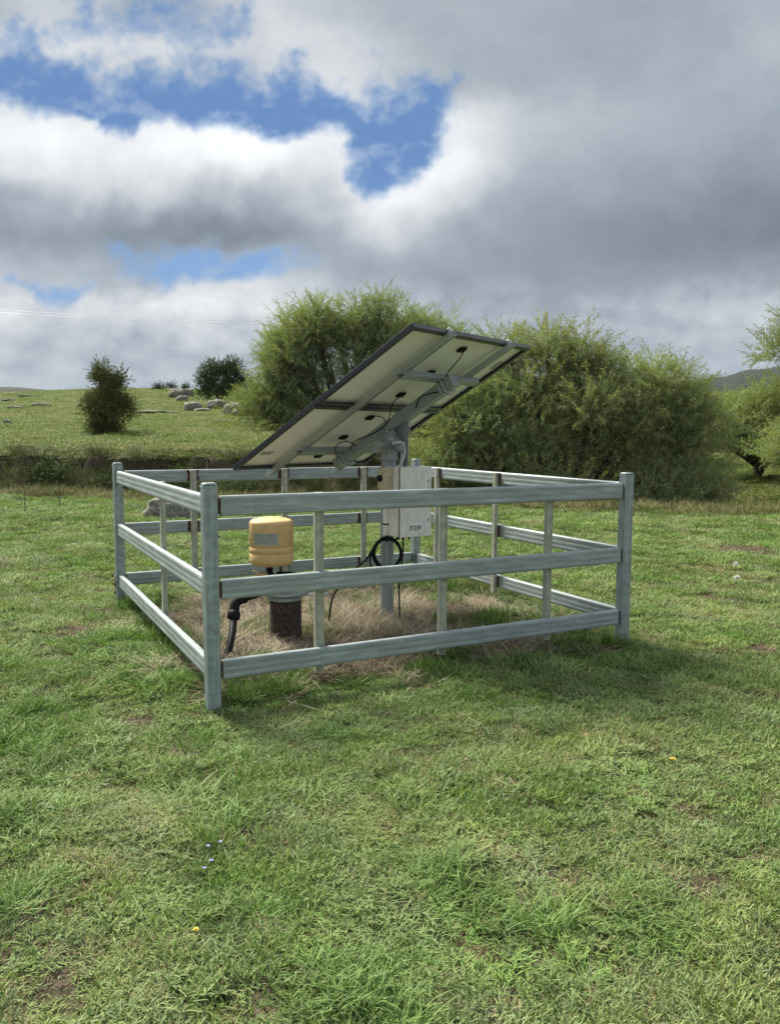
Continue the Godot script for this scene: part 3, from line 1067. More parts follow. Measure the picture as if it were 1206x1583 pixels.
# ================================================================ control box and its cables
func build_box() -> void:
	var at := Vector3(0.088, 0.0, -6.47)         # the near vertical edge
	var yaw := 0.60
	var t := thing("control_box", "white metal control box with louvred side mounted on the pole", "control box", at, yaw)
	# local: x along the door, -z along the louvred side; the near edge is the origin
	var w := 0.305
	var dp := 0.20
	var y0 := 0.725
	var y1 := 1.292
	var st := mb()
	bx(st, Vector3(w / 2, (y0 + y1) / 2, -dp / 2 - 0.034), Vector3(w, y1 - y0, dp), 0.004)
	var bodym := obj("body", done(st), M.white_steel, t)
	st = mb()
	bx(st, Vector3(w / 2, (y0 + y1) / 2, -0.024), Vector3(w + 0.003, y1 - y0 - 0.002, 0.0165), 0.001)
	obj("gasket", done(st), M.gasket, t)
	st = mb()
	bx(st, Vector3(w / 2, (y0 + y1) / 2, -0.0075), Vector3(w + 0.004, y1 - y0 + 0.003, 0.015), 0.004)
	var door := obj("door", done(st), M.white_steel, t)
	for y in [0.86, 1.18]:
		st = mb()
		lathe(st, [Vector2(0, 0.006), Vector2(0.010, 0.006), Vector2(0.011, 0.0)], 12, Transform3D(Basis(Vector3.RIGHT, PI / 2), Vector3(w - 0.03, y, 0.0002)), true)
		obj("lock", done(st), M.alu, door)
	# pressed louvres on the side
	for k in 6:
		st = mb()
		prism(st, PackedVector2Array([Vector2(0, 0), Vector2(-0.014, 0.0), Vector2(0, 0.010)]), -0.125, -0.03, Transform3D(Basis.IDENTITY, Vector3(-0.0002, 0.90 + k * 0.024, -0.03)))
		obj("louvre", done(st), M.white_steel, bodym)
	# white cable duct down the back edge of the side, with saddles
	st = mb()
	bx(st, Vector3(-0.016, 0.93, -0.195), Vector3(0.03, 0.42, 0.04), 0.005)
	obj("cable_duct", done(st), M.white_steel, t)
	st = mb()
	bx(st, Vector3(-0.018, 0.82, -0.195), Vector3(0.036, 0.012, 0.046), 0.002)
	obj("saddle", done(st), M.black, t)
	# logo plate and lettering on the door
	st = mb()
	bx(st, Vector3(0.16, 0.795, 0.001), Vector3(0.13, 0.075, 0.0016), 0.0003)
	obj("logo_plate", done(st), M.logo_white, door)
	var tm := TextMesh.new()
	var fnt := SystemFont.new()
	fnt.font_names = PackedStringArray(["Droid Sans"])
	fnt.font_weight = 700
	tm.font = fnt
	tm.text = "COM"
	tm.font_size = 40
	tm.pixel_size = 0.00112
	tm.depth = 0.001
	var lt := obj("lettering", tm, M.print_black, door)
	lt.position = Vector3(0.150, 0.800, 0.0024)
	st = mb()
	prism(st, PackedVector2Array([Vector2(-0.004, -0.022), Vector2(0.003, -0.016), Vector2(0.006, 0.016), Vector2(0.012, 0.022), Vector2(0.002, 0.020), Vector2(-0.002, -0.010)]), 0.0, 0.001, Transform3D(Basis.IDENTITY, Vector3(0.092, 0.796, 0.0019)))
	obj("logo_mark", done(st), M.print_black, door)
	st = mb()
	bx(st, Vector3(0.152, 0.777, 0.0024), Vector3(0.055, 0.004, 0.001), 0.0002)
	obj("underline", done(st), M.print_black, door)
	# small cream isolator on the side, with a round black knob
	st = mb()
	bx(st, Vector3(-0.045, 1.195, -0.165), Vector3(0.085, 0.19, 0.10), 0.012)
	var iso := obj("isolator", done(st), M.cream, t)
	iso.set_meta("label", "cream plastic isolator switch with round black knob")
	st = mb()
	lathe(st, [Vector2(0.027, 0.0), Vector2(0.025, 0.022), Vector2(0.02, 0.026), Vector2(0, 0.026)], 20, Transform3D(Basis(Vector3.BACK, PI / 2), Vector3(-0.0878, 1.20, -0.165)), true)
	obj("knob", done(st), M.black, iso)
	# bracket that holds the box to the pole
	st = mb()
	bx(st, Vector3(0.05, 0.9, -dp - 0.045), Vector3(0.14, 0.05, 0.028), 0.003)
	obj("bracket", done(st), M.galv, t)
	st = mb()
	bx(st, Vector3(0.05, 1.15, -dp - 0.045), Vector3(0.14, 0.05, 0.028), 0.003)
	obj("bracket", done(st), M.galv, t)
	# glands underneath
	for x in [0.05, 0.10, 0.16]:
		st = mb(true)
		lathe(st, [Vector2(0.012, y0 - 0.03), Vector2(0.013, y0 - 0.012), Vector2(0.017, y0 - 0.012), Vector2(0.017, y0 + 0.004)], 10, Transform3D(Basis.IDENTITY, Vector3(x, 0, -0.11)), true)
		obj("cable_gland", done(st), M.black, t)
	# coil of black cable hung on the pole
	var c := Vector3(-0.022, 0.575, -6.64)
	var coil := thing("cable_coil", "coil of black cable hung on the pole below the control box", "cable", c)
	st = mb(true)
	var pts := []
	var turns := 5
	for k in turns * 22 + 1:
		var g := TAU * k / 22.0
		var lap := int(k / 22.0)
		var r: float = 0.112 + 0.010 * sin(lap * 2.3) + 0.006 * sin(g * 0.37 + lap)
		pts.append(Vector3(sin(g) * r + 0.004 * sin(lap * 4.0), cos(g) * (r + 0.012) + 0.006 * cos(lap * 3.0), 0.03 + 0.011 * sin(lap * 1.7) + 0.008 * sin(g * 0.5)))
	tube(st, pts, 0.0085, 8)
	obj("loops", done(st), M.black, coil)
	st = mb(true)
	tube(st, curve([Vector3(0.02, 0.14, 0.045), Vector3(0.06, 0.12, 0.06), Vector3(0.10, 0.15, 0.08), Vector3(0.13, 0.17, 0.11)], 6), 0.0085, 8)
	obj("tail", done(st), M.black, coil)
	st = mb(true)
	tube(st, curve([Vector3(0.0, 0.15, 0.045), Vector3(-0.09, 0.08, 0.05), Vector3(-0.17, -0.04, 0.06), Vector3(-0.26, -0.12, 0.08), Vector3(-0.36, -0.22, 0.12), Vector3(-0.44, -0.34, 0.2), Vector3(-0.47, -0.56, 0.26)], 6), 0.0085, 8)
	obj("tail", done(st), M.black, coil)
	st = mb(true)
	tube(st, curve([Vector3(-0.04, 0.14, 0.05), Vector3(-0.12, 0.02, 0.06), Vector3(-0.14, -0.07, 0.06), Vector3(-0.10, -0.14, 0.06), Vector3(-0.04, -0.15, 0.05)], 6), 0.0085, 8)
	obj("tail", done(st), M.black, coil)
	# thin cable from the box to the ground
	var g2: Vector3 = t.transform * Vector3(0.10, 0, -0.11)
	st = mb(true)
	tube(st, curve([Vector3(0, 0.705, 0), Vector3(0.0, 0.6, 0.0), Vector3(-0.015, 0.45, 0.0), Vector3(-0.03, 0.3, 0.01), Vector3(-0.02, -0.05, 0.02)], 6), 0.007, 8)
	var wire := obj("cable", done(st), M.black)
	wire.position = g2
	tag(wire, "thin black cable hanging from the control box to the ground", "cable")

# ================================================================ bore head and pressure tank
func build_bore() -> void:
	var at := Vector3(-0.775, 0.0, -5.92)
	var t := thing("bore_casing", "rusty dark steel bore casing with a galvanised flange on top", "pipe", at)
	var st := mb(true)
	lathe(st, [Vector2(0.118, -0.1), Vector2(0.118, 0.335), Vector2(0.110, 0.335), Vector2(0.110, 0.2)], 40, Transform3D.IDENTITY, true)
	obj("casing", done(st), M.casing, t)
	st = mb(true)
	lathe(st, [Vector2(0.0, 0.336), Vector2(0.124, 0.336), Vector2(0.126, 0.34), Vector2(0.126, 0.362), Vector2(0.122, 0.366), Vector2(0.0, 0.366)], 40, Transform3D.IDENTITY, true)
	obj("lower_flange", done(st), M.galv, t)
	st = mb(true)
	lathe(st, [Vector2(0.0, 0.378), Vector2(0.163, 0.378), Vector2(0.165, 0.382), Vector2(0.165, 0.394), Vector2(0.162, 0.397), Vector2(0.0, 0.397)], 48, Transform3D.IDENTITY, true)
	var fl := obj("upper_flange", done(st), M.galv, t)
	for k in 8:
		st = mb(true)
		var g := TAU * k / 8 + 0.2
		lathe(st, [Vector2(0.0, 0.42), Vector2(0.006, 0.42), Vector2(0.006, 0.412), Vector2(0.012, 0.412), Vector2(0.012, 0.3965)], 6, Transform3D(Basis.IDENTITY, Vector3(cos(g) * 0.14, 0, sin(g) * 0.14)), true)
		obj("bolt", done(st), M.alu, fl)
	st = mb()
	bx(st, Vector3(0.19, 0.372, 0.0), Vector3(0.26, 0.010, 0.06), 0.002, Basis(Vector3.UP, 0.15))
	obj("bracket", done(st), M.galv, t)
	st = mb(true)
	tube(st, [Vector3(0, 0.38, 0), Vector3(0, 0.50, 0)], 0.034, 16)
	tube(st, [Vector3(0, 0.44, 0), Vector3(0, 0.475, 0)], 0.044, 12)
	obj("riser", done(st), M.galv, t)
	# black pipe fittings at the head
	st = mb(true)
	tube(st, curve([Vector3(-0.02, 0.505, 0.0), Vector3(-0.09, 0.50, 0.0), Vector3(-0.115, 0.53, 0.0), Vector3(-0.115, 0.575, 0.0)], 5), 0.026, 12)
	tube(st, [Vector3(-0.06, 0.505, 0), Vector3(-0.02, 0.505, 0), Vector3(0.04, 0.505, 0)], 0.036, 14)
	tube(st, curve([Vector3(0.0, 0.51, 0.0), Vector3(0.05, 0.52, 0.02), Vector3(0.10, 0.52, 0.05), Vector3(0.13, 0.515, 0.06)], 4), 0.022, 10)
	obj("tee_fitting", done(st), M.black, t)
	st = mb(true)
	lathe(st, [Vector2(0, 0), Vector2(0.014, 0), Vector2(0.014, 0.035), Vector2(0.019, 0.037), Vector2(0.019, 0.06), Vector2(0.013, 0.062), Vector2(0.013, 0.085), Vector2(0, 0.087)], 10, Transform3D(Basis(Vector3.BACK, PI / 2), Vector3(-0.125, 0.525, 0.02)), true)
	st.set_smooth_group(-1)
	bx(st, Vector3(-0.215, 0.54, 0.02), Vector3(0.05, 0.008, 0.016), 0.002, Basis(Vector3.BACK, -0.4))
	obj("brass_tap", done(st), M.brass, t)
	# yellow pressure tank
	var ta := at + Vector3(-0.100, 0.0, 0.0)
	var tank := thing("pressure_tank", "yellow plastic-coated pressure tank above the bore head", "tank", ta)
	st = mb(true)
	var y0 := 0.592
	var R := 0.163
	var prof := [Vector2(0.0, y0)]
	for k in 9:
		var g := PI / 2 * k / 8.0
		prof.append(Vector2(R - 0.05 + 0.05 * sin(g), y0 + 0.042 - 0.042 * cos(g)))
	prof.append(Vector2(R, y0 + 0.088))
	prof.append(Vector2(R - 0.004, y0 + 0.093))
	prof.append(Vector2(R - 0.004, y0 + 0.099))
	prof.append(Vector2(R, y0 + 0.104))
	prof.append(Vector2(R, y0 + 0.137))
	prof.append(Vector2(R - 0.003, y0 + 0.140))
	prof.append(Vector2(R - 0.003, y0 + 0.143))
	prof.append(Vector2(R, y0 + 0.147))
	prof.append(Vector2(R - 0.002, y0 + 0.30))
	for k in 11:
		var g := PI / 2 * k / 10.0
		prof.append(Vector2(R - 0.002 - 0.04 * (1.0 - cos(g)), y0 + 0.31 + 0.032 * sin(g)))
	prof.append(Vector2(R * 0.45, y0 + 0.354))
	prof.append(Vector2(0.0, y0 + 0.360))
	lathe(st, prof, 56)
	obj("shell", done(st), M.yellow, tank)
	st = mb(true)
	tube(st, [Vector3(-0.015, y0 - 0.05, 0), Vector3(-0.015, y0 + 0.004, 0)], 0.021, 14)
	obj("neck", done(st), M.black, tank)
	# curved paper label with rows of faded print
	var lv := SurfaceTool.new()
	lv.begin(Mesh.PRIMITIVE_TRIANGLES)
	lv.set_smooth_group(0)
	var face := atan2(0.10, 1.0)
	for k in 12:
		for r in 1:
			var g0 := PI / 2 + 0.72 - 1.16 * k / 12.0
			var g1 := PI / 2 + 0.72 - 1.16 * (k + 1) / 12.0
			var RR := R + 0.0006
			var q := [[g0, 0.175, k / 12.0, 1.0], [g0, 0.262, k / 12.0, 0.0], [g1, 0.262, (k + 1) / 12.0, 0.0], [g0, 0.175, k / 12.0, 1.0], [g1, 0.262, (k + 1) / 12.0, 0.0], [g1, 0.175, (k + 1) / 12.0, 1.0]]
			for p in q:
				lv.set_uv(Vector2(p[2], p[3]))
				lv.set_normal(Vector3(cos(p[0]), 0, sin(p[0])))
				lv.add_vertex(Vector3(cos(p[0]) * RR, y0 + p[1] - 0.01, sin(p[0]) * RR))
	var im := Image.create(128, 64, false, Image.FORMAT_RGB8)
	im.fill(Color(0.60, 0.61, 0.58))
	for row in 6:
		var x := 6
		while x < 118:
			var w := 3 + rng.randi() % 12
			im.fill_rect(Rect2i(x, 6 + row * 9, mini(w, 120 - x), 4 if row else 5), Color(0.36, 0.38, 0.42) if rng.randf() < 0.75 else Color(0.5, 0.5, 0.5))
			x += w + 3
	var lm := StandardMaterial3D.new()
	lm.albedo_texture = ImageTexture.create_from_image(im)
	lm.roughness = 0.6
	lm.cull_mode = BaseMaterial3D.CULL_DISABLED
	obj("paper_label", lv.commit(), lm, tank)
	# black poly pipe from the bore head over and down to the ground behind the corner post
	var pp := thing("poly_pipe", "black poly water pipe bending down beside the corner post", "pipe", at)
	var p0 := Vector3(-0.05, 0.430, 0.05)
	var p1 := Vector3(-0.31, 0.375, 0.27)
	var p2 := Vector3(-0.352, -0.06, 0.71)
	st = mb(true)
	tube(st, [p0, p1 + (p0 - p1) * 0.12], 0.024, 14)
	obj("upper_run", done(st), M.black, pp)
	st = mb(true)
	tube(st, curve([p1 + (p0 - p1) * 0.2, p1 + (p0 - p1) * 0.04, p1 + Vector3(-0.01, -0.02, 0.012), p1 + Vector3(-0.012, -0.07, 0.04)], 6), 0.035, 16)
	obj("elbow", done(st), M.black, pp)
	st = mb(true)
	tube(st, [p1 + Vector3(-0.012, -0.065, 0.036), p1 + Vector3(-0.013, -0.075, 0.042), p1 + Vector3(-0.014, -0.11, 0.06), p1 + Vector3(-0.015, -0.12, 0.065)], [0.036, 0.046, 0.046, 0.036], 14)
	obj("compression_nut", done(st), M.black, pp)
	st = mb(true)
	tube(st, curve([p1 + Vector3(-0.014, -0.11, 0.06), p1.lerp(p2, 0.55) + Vector3(0.022, 0.0, 0.0), p2], 8), 0.026, 14)
	obj("lower_run", done(st), M.black_gloss, pp)

# ================================================================ grass and ground plants
func put(where: Array, tint: PackedColorArray, p: Vector3, s: float, sy: float, c: Color, tilt := 0.2) -> void:
	var b := Basis(Vector3.UP, rng.randf() * TAU)
	b = Basis(Vector3(1, 0, 0), rng.randf_range(-tilt, tilt)) * Basis(Vector3(0, 0, 1), rng.randf_range(-tilt, tilt)) * b
	where.append(Transform3D(Basis(b.x * s, b.y * sy, b.z * s), p))
	tint.append(c)

func shade(c: Color, k: float) -> Color:
	return Color(c.r * k, c.g * k, c.b * k)

func build_grass() -> void:
	var green := [Color(1, 1, 1), Color(1.12, 1.05, 0.9), Color(0.75, 0.88, 0.8), Color(1.35, 1.25, 1.1), Color(0.9, 1.0, 1.25)]
	var mixed := green + [Color(2.2, 1.55, 1.9), Color(1.0, 1.0, 1.0)]
	var dry := [Color(1, 1, 1), Color(0.7, 0.66, 0.6), Color(1.35, 1.32, 1.25), Color(0.45, 0.38, 0.32), Color(0.9, 0.72, 0.55)]
	var turf := tuft(250, 0.135, 0.018, 0.052, 0.0030, 0.0058, 0.25, 1.4, -0.2, 1.1, mixed)
	var coarse := tuft(46, 0.12, 0.05, 0.12, 0.0045, 0.0075, 0.6, 1.4, 0.2, 0.8, green, 4)
	var tall := tuft(110, 0.11, 0.09, 0.22, 0.0032, 0.0060, 0.05, 0.8, 0.3, 1.3, green, 4)
	var straw := tuft(70, 0.16, 0.05, 0.19, 0.0022, 0.0042, 0.9, 1.55, -0.1, 0.25, dry, 3)
	var thatch := tuft(120, 0.14, 0.02, 0.075, 0.0016, 0.0030, 0.7, 1.5, -0.1, 0.4, dry, 3)
	var lodged := tuft(120, 0.19, 0.16, 0.46, 0.0026, 0.0048, 0.6, 1.4, 0.2, 0.8, dry, 4)
	var field := tuft(90, 0.55, 0.05, 0.15, 0.012, 0.022, 0.2, 1.1, 0.1, 0.8, green, 3)
	var w := {"thatch": [], "turf": [], "coarse": [], "tall": [], "straw": [], "lodged": [], "field": [], "rough": []}
	var t := {"thatch": PackedColorArray(), "turf": PackedColorArray(), "coarse": PackedColorArray(), "tall": PackedColorArray(), "straw": PackedColorArray(), "lodged": PackedColorArray(), "field": PackedColorArray(), "rough": PackedColorArray()}
	var bands := [[0.9, 3.2, 0.064, 0.88], [3.2, 5.0, 0.078, 0.95], [5.0, 8.0, 0.10, 1.1], [8.0, 12.5, 0.15, 1.45], [12.5, 20.5, 0.23, 2.0]]
	for band in bands:
		var step: float = band[2]
		var d: float = band[0]
		while d < band[1]:
			var half := 0.56 * d + 1.3
			var x := -half
			while x < half:
				var px := x + rng.randf_range(-0.6, 0.6) * step
				var pz := -d + rng.randf_range(-0.6, 0.6) * step
				x += step
				var tl := -pz - lip(px)
				if tl > 0.6: continue
				var a := n_mid.get_noise_2d(px, pz)
				var b := n_dry.get_noise_2d(px, pz)
				var f := n_fine.get_noise_2d(px * 1.3, pz * 1.3)
				var pp := in_pen(px, pz)
				var inside := pp.x > -0.02 + 0.03 * a and pp.x < 1.0 + 0.03 * a and pp.y > -0.03 + 0.05 * f and pp.y < 0.97 + 0.08 * a
				var soil := soil_share(px, pz)
				var lus := spot(lush, px, pz)
				var y := height(px, pz)
				var sc: float = band[3]
				if inside:
					# dead grass inside the pen, with a few green survivors
					var green_patch := 1.6 * ss(0.9, 1.15, pp.x + 0.5 * pp.y - 0.5 * a) + 0.25 + 0.9 * ss(0.05, 0.3, a) + 1.2 * ss(0.86, 0.98, pp.y) + 1.5 * ss(0.07, 0.0, pp.y) + 1.0 * ss(0.05, 0.0, pp.x)
					if rng.randf() < green_patch * 0.5:
						put(w.tall if f > 0.15 else w.turf, t.tall if f > 0.15 else t.turf, Vector3(px, y, pz), sc * 0.8, sc * rng.randf_range(0.5, 0.9), shade(Color(0.15, 0.235, 0.068), rng.randf_range(0.8, 1.2)))
					continue
				if rng.randf() < soil * 1.05: 
					if rng.randf() < 0.35: put(w.thatch, t.thatch, Vector3(px, y, pz), sc * 0.8, sc * 0.8, shade(Color(0.26, 0.21, 0.15), rng.randf_range(0.6, 1.2)))
					continue
				# colour of the sward wanders between fresh green, yellow green and grey green
				var c := Color(0.195, 0.300, 0.085).lerp(Color(0.300, 0.345, 0.135), clampf(0.4 + 1.1 * b, 0, 1))
				c = c.lerp(Color(0.235, 0.288, 0.150), clampf(0.25 + 1.2 * f, 0, 0.8))
				c = c.lerp(Color(0.150, 0.262, 0.070), clampf(lus * 1.1, 0, 0.6))
				c = shade(c, rng.randf_range(0.8, 1.2))
				var tallness := clampf(0.85 + 0.7 * a + 0.35 * f, 0.45, 1.6)
				var far := ss(9.0, 17.0, d)
				if f < -0.30 and d < 9.0 and rng.randf() < 0.55: 
					put(w.thatch, t.thatch, Vector3(px, y, pz), sc * rng.randf_range(0.4, 0.7), sc * rng.randf_range(0.4, 0.9), shade(Color(0.34, 0.29, 0.20), rng.randf_range(0.6, 1.15)))
					continue
				if rng.randf() < 0.26 + 0.9 * clampf(b, 0.0, 1.0) + 0.35 * far * ss(0.0, 0.2, rng.randf() - 0.4):
					put(w.thatch, t.thatch, Vector3(px, y, pz), sc * rng.randf_range(0.5, 0.8), sc * rng.randf_range(0.5, 1.0), shade(Color(0.42, 0.36, 0.24), rng.randf_range(0.7, 1.15)))
				if rng.randf() < lus * 0.42 + 0.006:
					put(w.tall, t.tall, Vector3(px, y, pz), sc * rng.randf_range(0.7, 1.05), sc * rng.randf_range(0.28, 0.62) * (0.75 + 0.5 * lus), c)
				elif rng.randf() < clampf(0.16 + 0.55 * n_fine.get_noise_2d(px * 0.6 + 50.0, pz * 0.6), 0.03, 0.6) * (1.0 - far):
					put(w.coarse, t.coarse, Vector3(px, y, pz), sc * rng.randf_range(0.6, 1.0), sc * rng.randf_range(0.5, 1.0) * tallness, c.lerp(Color(0.215, 0.295, 0.158), 0.35))
				else:
					put(w.turf, t.turf, Vector3(px, y, pz), sc * rng.randf_range(0.85, 1.15), sc * tallness * rng.randf_range(0.75, 1.2), c)
			d += step
	# dead grass inside the pen
	var gu := -0.03
	while gu < 1.02:
		var gv := -0.04
		while gv < 1.0:
			var q := PA + pu * SU * (gu + rng.randf_range(-0.012, 0.012)) + pv * SV * (gv + rng.randf_range(-0.012, 0.012))
			gv += 0.023
			var a := n_mid.get_noise_2d(q.x, q.z)
			var f := n_fine.get_noise_2d(q.x, q.z)
			if gu < 0.10 + 0.05 * f or gv < 0.09 + 0.06 * a + 0.06 * gu or gv > 0.92 + 0.10 * a or gu > 0.95 + 0.1 * f:
				if rng.randf() < 0.95: continue
			if gu + 0.5 * gv > 1.0 + 0.5 * a + 0.2 * f and rng.randf() < 0.7: continue
			var y := height(q.x, q.z)
			var k := rng.randf_range(0.75, 1.25)
			if rng.randf() < 0.5 + 0.6 * a:
				var mound := exp(-Vector2(q.x, q.z + 6.5).length_squared() / 0.4)
				put(w.lodged, t.lodged, Vector3(q.x, y, q.z), rng.randf_range(0.5, 0.85), rng.randf_range(0.12, 0.36) * (1.0 + 1.2 * mound), shade(Color(0.38, 0.345, 0.27), k), 0.3)
			if rng.randf() < 0.75:
				put(w.straw, t.straw, Vector3(q.x, y + 0.01, q.z), rng.randf_range(0.8, 1.1), rng.randf_range(0.7, 1.3), shade(Color(0.34, 0.305, 0.235), k), 0.25)
		gu += 0.023
	# taller uneven fringe where the paddock drops to the creek, and the rough banks
	var fringe := tuft(40, 0.16, 0.22, 0.62, 0.003, 0.007, 0.05, 0.6, 0.1, 0.9, [Color(1, 1, 1), Color(0.8, 0.8, 0.75), Color(1.25, 1.2, 1.1), Color(0.65, 0.7, 0.6)], 4)
	for i in 13000:
		var px := rng.randf_range(-17.0, 15.0)
		var tl := rng.randf_range(-1.2, 9.5)
		if rng.randf() < 0.3: tl = rng.randf_range(-0.8, 1.4)
		var pz := -(lip(px) + tl)
		var a := n_mid.get_noise_2d(px * 0.7, pz * 0.7)
		var u := px / -pz * 26.0
		if tl > 6.9 and tl < 7.8 and u < 5.0 and rng.randf() < 0.35: continue
		if tl > 3.0 and a < -0.12 and rng.randf() < 0.7: continue
		var c := Color(0.10, 0.115, 0.036)
		var k := rng.randf()
		if tl < 1.5: c = Color(0.32, 0.285, 0.16).lerp(Color(0.16, 0.185, 0.06), clampf(k + 0.5 * a, 0, 1))
		else: c = Color(0.12, 0.155, 0.055).lerp(Color(0.22, 0.20, 0.11), clampf(k * k + 0.5 * a, 0, 1))
		var s := rng.randf_range(0.8, 1.5) * (0.62 if tl < 1.5 else 1.0)
		put(w.rough, t.rough, on_ground(px, pz), s, s * rng.randf_range(0.45, 1.0) * (0.35 + 0.65 * ss(-1.3, 0.3, tl)) * (0.3 if tl > 7.5 else 1.0), shade(c, rng.randf_range(0.8, 1.2)), 0.25)
	# hillside sward: coarse tufts as far as they can still be told apart
	for i in 22000:
		var d := 25.0 + 85.0 * pow(rng.randf(), 1.7)
		var px := rng.randf_range(-0.62, 0.60) * d
		var tl := d - lip(px)
		if tl < 7.4: continue
		var b := n_dry.get_noise_2d(px * 0.16, -d * 0.3)
		var c := Color(0.185, 0.24, 0.08).lerp(Color(0.26, 0.26, 0.12), clampf(0.5 + 1.1 * b + rng.randf_range(-0.3, 0.3), 0, 1))
		var s := rng.randf_range(0.8, 1.4) * (0.8 + d * 0.006)
		put(w.field, t.field, on_ground(px, -d), s, s * rng.randf_range(0.25, 0.6), shade(c, rng.randf_range(0.9, 1.1)), 0.15)
	var gm := leafy(Color(0.6, 0.7, 0.35))
	var sm := leafy(Color(0.25, 0.22, 0.15), 0.8)
	tag(copies_of("paddock_turf", turf, gm, w.turf, t.turf), "short grazed green turf covering the paddock", "grass")
	tag(copies_of("coarse_grass", coarse, gm, w.coarse, t.coarse), "flat coarse grass blades lying among the short turf", "grass")
	tag(copies_of("tall_grass", tall, gm, w.tall, t.tall), "taller lush green grass clumps along the pen rails", "grass")
	tag(copies_of("dead_grass", straw, sm, w.straw, t.straw), "flattened loose straw lying on the soil inside the pen", "dry grass")
	tag(copies_of("turf_thatch", thatch, sm, w.thatch, t.thatch), "pale dead blades showing through the short paddock turf", "dry grass")
	tag(copies_of("lodged_straw", lodged, sm, w.lodged, t.lodged), "thick brown dead grass filling the inside of the pen", "dry grass")
	tag(copies_of("creek_grass", fringe, leafy(Color(0.3, 0.32, 0.18), 0.75), w.rough, t.rough), "rough seeding grass fringing the creek banks", "grass")
	tag(copies_of("hill_pasture", field, gm, w.field, t.field), "thin yellowing pasture on the far hillside", "grass")
	print("grass ", w.turf.size(), " ", w.coarse.size(), " ", w.tall.size(), " ", w.straw.size(), " ", w.lodged.size())

# broad leaf weed: a rosette of ribbed leaves
func rosette(n: int, len: float, wide: float) -> ArrayMesh:
	var v := PackedVector3Array()
	var c := PackedColorArray()
	for i in n:
		var az := TAU * i / n + rng.randf_range(-0.3, 0.3)
		var L := len * rng.randf_range(0.6, 1.1)
		var w := wide * rng.randf_range(0.8, 1.2)
		var lift := rng.randf_range(0.15, 0.7)
		var dir := Vector3(cos(az), 0, sin(az))
		var side := Vector3(-sin(az), 0, cos(az))
		var k := rng.randf_range(0.8, 1.2)
		var prev_l := Vector3.ZERO
		var prev_r := Vector3.ZERO
		var prev_m := Vector3.ZERO
		for s in range(1, 6):
			var f := s / 5.0
			var ww := w * sin(PI * pow(f, 0.8)) * 0.5 if s < 5 else 0.0
			var m := dir * L * f + Vector3(0, L * lift * (f - 0.75 * f * f) - 0.003 * (1 - f), 0)
			var l := m - side * ww + Vector3(0, ww * 0.25, 0)
			var r := m + side * ww + Vector3(0, ww * 0.25, 0)
			v.append_array([prev_m, prev_l, l, prev_m, l, m, prev_m, m, r, prev_m, r, prev_r])
			for q in 12: c.append(Color(k, k, k))
			prev_l = l; prev_r = r; prev_m = m
	return raw_mesh(v, c)

